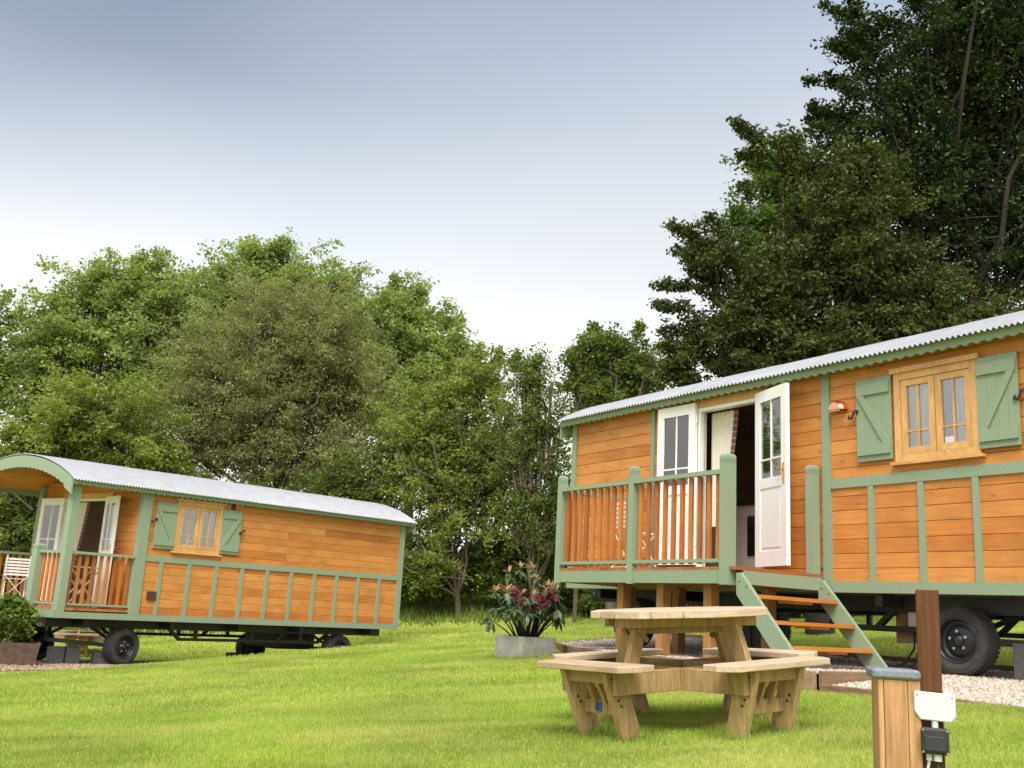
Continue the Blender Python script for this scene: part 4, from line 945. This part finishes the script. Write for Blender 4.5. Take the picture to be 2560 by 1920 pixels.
for k, (x, y, z) in enumerate(((.02, -.36, .56), (.17, -.34, .57), (.30, -.26, .67), (.36, -.22, .58), (.25, -.32, .50), (-.12, -.34, .55), (.10, -.37, .48), (-.16, -.3, .66), (.38, -.1, .62))):
    fl = MB(); fl.lathe([(.001, -.02), (.02, -.012), (.027, .003), (.018, .02), (.001, .025)], (x, y, z), 'z', 8)
    for i in range(26):
        c_ = Vector((rr.gauss(0, .036), rr.gauss(0, .036), rr.gauss(0, .03))); d1 = Vector((rr.gauss(0, 1), rr.gauss(0, 1), rr.gauss(0, 1))).normalized(); d2 = d1.orthogonal().normalized(); s_ = .020
        fl.add([tuple(Vector((x, y, z))+c_+q) for q in (d1*s_, d2*s_*.8, -d1*s_, -d2*s_*.8)], [(0, 1, 2, 3)])
    tag(obj('flower', fl, 'petal', rh, fixn=False), None, None, kind='stuff')

# ------------------------------------------------------------------ leaves in bulk
def leaf_quads(cen, size, up_bias=.35, aspect=.55):
    n_ = len(cen); nrm_ = RNG.normal(size=(n_, 3)); nrm_[:, 2] = np.abs(nrm_[:, 2])+up_bias; nrm_ /= np.linalg.norm(nrm_, axis=1)[:, None]
    a = RNG.normal(size=(n_, 3)); t = np.cross(nrm_, a); t /= np.linalg.norm(t, axis=1)[:, None]; b_ = np.cross(nrm_, t)
    s_ = size*(.6+.8*RNG.random(n_))[:, None]
    return np.stack([cen+t*s_*.5, cen+b_*s_*aspect*.5+nrm_*s_*.08, cen-t*s_*.5, cen-b_*s_*aspect*.5+nrm_*s_*.08], 1).reshape(-1, 3)
def crown_points(blobs, n_branch, n_twig, n_leaf, spread, droop=0.0, reach=.5):
    """blobs: (centre, radii). Branches run from inside each blob past its surface, twigs leave them, leaves sit along the twigs"""
    vol = np.array([r_[0]*r_[1]*r_[2] for c_, r_ in blobs]); pr = vol**.7/(vol**.7).sum(); pick = RNG.choice(len(blobs), n_branch, p=pr)
    cc = np.array([blobs[i][0] for i in pick]); rr_ = np.array([blobs[i][1] for i in pick])
    d = RNG.normal(size=(n_branch, 3)); d[:, 2] += .25; d /= np.linalg.norm(d, axis=1)[:, None]
    start = cc+RNG.normal(size=(n_branch, 3))*.22*rr_+np.array([0, 0, -.12])*rr_; end = cc+d*rr_*(.66+reach*RNG.random(n_branch)**1.6)[:, None]
    br = np.repeat(np.arange(n_branch), n_twig); m_ = len(br); t = .18+.84*RNG.random(m_)**.75
    ax_ = end-start; L_ = np.linalg.norm(ax_, axis=1); ux = ax_/L_[:, None]
    base = start[br]+ax_[br]*t[:, None]; base[:, 2] += .13*L_[br]*np.sin(np.pi*t)
    td = ux[br]*.75+RNG.normal(size=(m_, 3))*np.array([.5, .5, .32]); td[:, 2] += .12-droop; td /= np.linalg.norm(td, axis=1)[:, None]
    tl = L_[br]*(.16+.30*RNG.random(m_))*(1.15-.55*t)
    cnt = np.maximum(3, n_leaf*(.5+RNG.random(m_))).astype(int); ti = np.repeat(np.arange(m_), cnt); u_ = RNG.random(len(ti))
    off = RNG.normal(size=(len(ti), 3))*np.array([1, 1, .6])*(spread*(1.15-.6*u_))[:, None]
    pts = base[ti]+td[ti]*(tl[ti]*u_)[:, None]+off; pts[:, 2] -= droop*.5*tl[ti]*u_**2
    return start, end, base, td*tl[:, None], pts
def limb(mb, a, b_, r0_, r1_, wob=.12):
    a = Vector(a); b_ = Vector(b_); L_ = (b_-a).length; pts = []; k = 6
    for i in range(k+1):
        t = i/k; p = a.lerp(b_, t); j = math.sin(math.pi*t)*wob*L_
        pts.append(p+Vector((random.uniform(-1, 1), random.uniform(-1, 1), random.uniform(-.3, .8)))*j*.6)
    mb.tube(pts, [r0_+(r1_-r0_)*i/k for i in range(k+1)], 6, False); return pts
def tree(name, label, Y, trunk_px, blobs_px, mat, leaf, n_clump, n_leaf, clump_r, bark='bark', trunk_r=.22, sprays=(), depth=.75, cat='tree', fork=.45, nlimb=9, group=None, base=None, twigs=30, up_bias=.35, n_twig=9, droop=0.0, reach=.5):
    """pixels fix the outline, Y is the distance; the crown is as deep as it is wide"""
    g = at_depth(trunk_px, 1500, Y); gx, gy = g.x, g.y; z0 = ground(gx, gy)
    root = thing(name, label, cat, (gx, gy, z0), 0, group); o = Vector((gx, gy, z0)); blobs = []
    for b_ in blobs_px:
        dy = b_[4] if len(b_) > 4 else 0
        p = at_depth(b_[0], b_[1], Y+dy); sc = (Y+dy)/FPX*1.03
        g_ = 1.1 if mat in ('leaf_ash', 'leaf_olive', 'leaf_yellow') else 1.0; blobs.append((np.array(p-o), g_*np.array([b_[2]*sc, b_[2]*sc*depth, b_[3]*sc])))
    cs, ce, tb, tv, pts = crown_points(blobs, n_clump, n_twig, n_leaf, clump_r, droop, .75 if mat in ('leaf_ash', 'leaf_olive', 'leaf_yellow') else reach); cen = tb
    extra = []; tw = MB(); q_ = clump_r/.14
    for sp_ in sprays:                       # leafy shoots that stick out of the outline
        P0 = at_depth(sp_[0], sp_[1], Y+sp_[4])-o; P1 = at_depth(sp_[2], sp_[3], Y+sp_[4])-o; L_ = (P1-P0).length
        mid = P0.lerp(P1, .5)+Vector((0, 0, .10*L_)); line = [P0, P0.lerp(mid, .5)+Vector((0, 0, .02*L_)), mid, mid.lerp(P1, .55), P1]
        tw.tube(line, [.03, .022, .016, .011, .005], 5, False)
        for i in range(int(16*L_/q_)+6):
            t = random.random()**.8; q = P0.lerp(mid, t*2) if t < .5 else mid.lerp(P1, t*2-1); s_ = .26*L_*(1-t)*.45+.07*q_
            c_ = np.array(q)+RNG.normal(size=3)*np.array([s_*.6, s_*.6, s_*.55]); extra.append(c_+RNG.normal(size=(26, 3))*np.array([.085, .085, .05])*q_)
    if extra: pts = np.concatenate([pts]+extra)
    keep = pts[:, 2]+z0 > np.asarray(gz(pts[:, 0]+gx, pts[:, 1]+gy))+.05; pts = pts[keep]
    npmesh('crown', leaf_quads(pts, leaf, up_bias), 4, mat, root)
    top = max(blobs, key=lambda q: q[0][2]); hz = float(np.mean([b_[0][2] for b_ in blobs])); mb = MB()
    body = np.mean([b_[0] for b_ in blobs], axis=0); fk = Vector((body[0]*.4, body[1]*.4, max(.7, hz*fork)))
    limb(mb, (0, 0, -.15), fk, trunk_r, trunk_r*.72, .03)
    for i in range(nlimb):
        c_ = cen[random.randrange(len(cen))]; e = Vector(c_)*.93; s0 = fk.lerp(Vector((0, 0, 0)), random.uniform(0, .35)); pl_ = limb(mb, s0, e, trunk_r*random.uniform(.3, .5), .02, .10)
        for _ in range(max(1, twigs//nlimb)):
            q = pl_[random.randint(2, 6)]; near = cen[np.argmin(np.linalg.norm(cen-np.array(q)-RNG.normal(size=3)*.9, axis=1))]; limb(mb, q, near, .022, .007, .08)
    for i in random.sample(range(len(cs)), min(len(cs), twigs*3)):
        a_, b_ = Vector(cs[i]), Vector(ce[i]); m_ = a_.lerp(b_, .5)+Vector((0, 0, .13*(b_-a_).length)); tw.tube([fk.lerp(a_, .75), a_, m_, b_], [.045, .03, .02, .006], 4, False)
    for i in random.sample(range(len(tb)), min(len(tb), twigs*6)):
        a_ = Vector(tb[i]); tw.tube([a_, a_+Vector(tv[i])], [.012, .004], 3, False)
    if tw.v: mb.add(tw.v, tw.f)
    obj('trunk', mb, bark, root, smooth=True, fixn=False)
    return root
G = 'trees behind the wagons'
# right: the big dark tree and what stands round it
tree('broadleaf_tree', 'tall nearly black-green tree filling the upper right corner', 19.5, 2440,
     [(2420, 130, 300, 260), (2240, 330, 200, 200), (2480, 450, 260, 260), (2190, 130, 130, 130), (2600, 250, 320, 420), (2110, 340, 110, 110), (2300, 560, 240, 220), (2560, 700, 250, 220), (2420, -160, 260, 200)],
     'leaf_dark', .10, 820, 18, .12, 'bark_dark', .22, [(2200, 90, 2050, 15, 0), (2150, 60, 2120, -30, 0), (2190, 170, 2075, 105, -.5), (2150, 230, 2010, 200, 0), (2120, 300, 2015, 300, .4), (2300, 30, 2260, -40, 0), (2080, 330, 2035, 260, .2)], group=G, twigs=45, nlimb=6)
tree('broadleaf_tree', 'dark olive spreading tree rising behind the right wagon roof', 17.0, 2050,
     [(2080, 620, 210, 230), (1900, 760, 170, 150), (2200, 760, 240, 170), (1800, 860, 130, 80), (2000, 880, 190, 110), (2350, 850, 250, 130), (2140, 480, 140, 120), (1780, 640, 90, 110), (1730, 930, 90, 60), (1900, 920, 130, 60), (1990, 400, 90, 90)],
     'leaf_darkolive', .085, 720, 18, .10, 'bark_dark', .25, [(1960, 440, 1835, 300, 0), (1900, 420, 1850, 385, .2), (1880, 500, 1855, 460, 0), (1800, 650, 1672, 560, 0), (1770, 690, 1690, 625, .2), (1780, 740, 1640, 715, 0), (1760, 800, 1640, 765, -.3), (1800, 900, 1650, 865, 0), (1820, 620, 1770, 540, .2), (1740, 700, 1740, 590, 0)], group=G, twigs=40)
tree('broadleaf_tree', 'bright green tree showing between the dark trees on the right', 24.5, 1980,
     [(1960, 470, 130, 120), (1870, 600, 120, 130), (2050, 560, 140, 160)], 'leaf_bright', .12, 200, 14, .15, 'bark', .22, group=G)
tree('broadleaf_tree', 'small grey-green tree above the left end of the right wagon roof', 24.0, 1530,
     [(1510, 900, 110, 80), (1450, 960, 65, 70), (1600, 930, 90, 80), (1530, 1010, 120, 70)], 'leaf_hedge', .10, 190, 12, .11, 'bark', .14, [(1500, 850, 1480, 810, 0), (1590, 860, 1600, 810, 0)], group=G)
# left: ash trees at the back
tree('ash_tree', 'green ash tree standing left of the olive tree behind the left wagon', 39, 300,
     [(330, 740, 150, 95), (200, 810, 130, 90), (430, 800, 110, 100), (300, 900, 200, 100), (90, 900, 130, 100), (120, 1010, 160, 90), (400, 960, 130, 110)], 'leaf_ash', .17, 470, 16, .20, 'bark_dark', .26, [(250, 730, 245, 655, 0), (350, 700, 340, 640, 0), (160, 780, 120, 745, 0), (430, 720, 440, 690, 0)], group=G)
tree('ash_tree', 'tallest light green ash tree behind the olive tree', 42, 720,
     [(700, 720, 130, 100), (560, 760, 140, 90), (820, 780, 110, 100), (700, 860, 220, 120), (900, 900, 150, 120), (640, 660, 80, 50)], 'leaf_ash', .17, 460, 17, .20, 'bark_dark', .28, [(700, 660, 712, 600, 0), (650, 660, 640, 630, 0), (850, 720, 862, 675, 0)], group=G)
tree('ash_tree', 'green ash tree sloping down towards the gap in the middle', 40, 1010,
     [(1000, 790, 90, 85), (1090, 880, 100, 85), (960, 900, 120, 110), (1120, 960, 100, 80), (980, 1020, 130, 90)], 'leaf_ash', .165, 370, 16, .19, 'bark_dark', .24, [(985, 730, 985, 690, 0), (1040, 780, 1060, 730, 0), (1110, 820, 1150, 800, 0)], group=G)
tree('ash_tree', 'green tree cut off by the left edge of the picture', 37, -110, [(-70, 830, 95, 110), (-120, 960, 140, 120)], 'leaf_ash', .17, 180, 15, .2, 'bark_dark', .22, group=G)
tree('willow_tree', 'rounded dull olive tree behind the left wagon roof', 33, 690,
     [(690, 850, 190, 130), (540, 960, 140, 130), (820, 960, 160, 140), (660, 1020, 230, 140), (520, 1120, 130, 100), (860, 1110, 130, 110), (700, 1160, 220, 90)], 'leaf_olive', .10, 760, 20, .15, 'bark', .2, group=G, twigs=50, up_bias=.1)
tree('hawthorn_tree', 'low yellowish green bush tree above the left wagon porch roof', 30, 210,
     [(220, 1060, 160, 95), (110, 1130, 120, 70), (330, 1130, 110, 80), (60, 1220, 130, 90)], 'leaf_yellow', .12, 300, 15, .14, 'bark', .14, group=G)
tree('sapling_tree', 'thin yellow-green multi-stemmed tree right of the left wagon', 29.5, 1150,
     [(1130, 980, 110, 90), (1080, 1110, 120, 110), (1190, 1130, 130, 130), (1130, 1260, 150, 120), (1080, 1380, 110, 90), (1240, 1260, 110, 120), (1210, 1000, 70, 80)], 'leaf_yellow', .11, 420, 13, .13, 'bark', .11, [(1180, 930, 1200, 860, 0), (1230, 960, 1250, 870, 0), (1120, 920, 1110, 880, 0)], group=G, nlimb=10, twigs=50, fork=.15)
tree('sapling_tree', 'sparse twiggy tree with sky showing through beside the right wagon', 28.0, 1330,
     [(1330, 960, 80, 90), (1370, 1080, 80, 110), (1310, 1130, 100, 130), (1390, 1230, 80, 120), (1330, 1310, 100, 100)], 'leaf_hedge', .095, 330, 7, .13, 'bark', .09, [(1340, 920, 1350, 890, 0), (1290, 930, 1290, 880, 0)], group=G, nlimb=9, twigs=40, fork=.12)
# hedge and shrubs along the bank
hb = [('dark shrub at the hedge foot between the wagons', 1180, 30.5, [(1150, 1440, 120, 70), (1260, 1430, 110, 80), (1060, 1450, 90, 60)]),
      ('leafy shrub of the hedge behind the grey planter', 1340, 30.0, [(1350, 1400, 90, 90), (1420, 1450, 90, 70), (1290, 1470, 80, 50)]),
      ('shrub of the hedge seen under the deck', 1520, 29.0, [(1510, 1500, 110, 60), (1620, 1500, 100, 60), (1740, 1500, 90, 50)]),
      ('tall hedge bush standing behind the raised deck', 1500, 33, [(1490, 1390, 110, 110), (1620, 1400, 120, 110), (1750, 1420, 120, 90)]),
      ('dense dark shrub behind the left porch', 90, 30.5, [(60, 1350, 130, 120), (170, 1420, 110, 110), (0, 1460, 120, 90), (-60, 1280, 110, 120)]),
      ('hedge bush hidden behind the left wagon body', 480, 31, [(430, 1330, 160, 130), (640, 1320, 170, 120), (300, 1480, 130, 80), (560, 1500, 170, 60), (430, 1190, 90, 60), (820, 1240, 110, 70)]),
      ('hedge bush by the right end of the left wagon', 900, 31, [(880, 1330, 140, 120), (960, 1420, 120, 90), (800, 1470, 140, 60), (930, 1220, 110, 100), (1010, 1130, 80, 90)]),
      ('undergrowth bush behind the right wagon wheels', 2300, 24, [(2150, 1480, 160, 60), (2400, 1470, 170, 70), (2000, 1490, 120, 50)])]
for lb, tx, Y, bl_ in hb:
    tree('hedge_shrub', lb, Y, tx, bl_, 'leaf_hedge', .12, 220, 16, .14, 'bark', .07, group='shrubs of the hedge', cat='shrub', fork=.2, nlimb=8, twigs=24)
tree('potted_shrub', 'bushy green potted shrub in the rusty planter at the left edge', float(sp2.y), 22, [(15, 1548, 58, 36), (35, 1582, 36, 26), (-20, 1565, 50, 38), (22, 1518, 38, 22)], 'leaf_shrub', .085, 210, 10, .045, 'bark_dark', .03, cat='shrub', fork=.5, nlimb=7, twigs=14)
ps = bpy.data.objects['potted_shrub']; ps.location.z = sp2.z+.33
ps_off = ps.location.z-ground(ps.location.x, ps.location.y)
for ch in ps.children:
    ch.location.z = -ps_off
fp = at_depth(1437, 1530, 27.5); f_ = thing('fence_post', 'weathered fence post in front of the hedge under the deck', 'post', (fp.x, fp.y, ground(fp.x, fp.y)))
obj('post', MB().box(-.05, .05, -.05, .05, -.1, 1.15), 'bark', f_, bevel=.008); obj('wire_staple', MB().box(-.015, .015, -.06, -.051, .8, .83), 'iron', f_)

# uncut grass round the feet of things on the lawn
ft = []
for u_, v_ in ((.63, .2), (.63, -.2), (-.63, .2), (-.63, -.2), (.2, .63), (-.2, .63), (.2, -.63), (-.2, -.63)):
    q = ax*u_+ay_*v_; ft += [(TC[0]+q.x, TC[1]+q.y), (TC[0]+q.x*1.08, TC[1]+q.y*1.08), (TC[0]+q.x*.92, TC[1]+q.y*.92)]
tufts('longer grass round the feet of the picnic table', ft, 90, .075, .06)
tufts('longer grass at the foot of the bollard and post', [(1.66+.03*i, 4.28+.02*i) for i in range(8)], 60, .09, .06)
e0 = [gp.xy+Vector((math.cos(rad(38)+k*math.pi/2)*.3-math.sin(rad(38)+k*math.pi/2)*t, math.sin(rad(38)+k*math.pi/2)*.3+math.cos(rad(38)+k*math.pi/2)*t)) for k in range(4) for t in (-.28, -.14, 0, .14, .28)]
tufts('longer grass along the foot of the grey planter', [(q.x, q.y) for q in e0], 70, .085, .07)
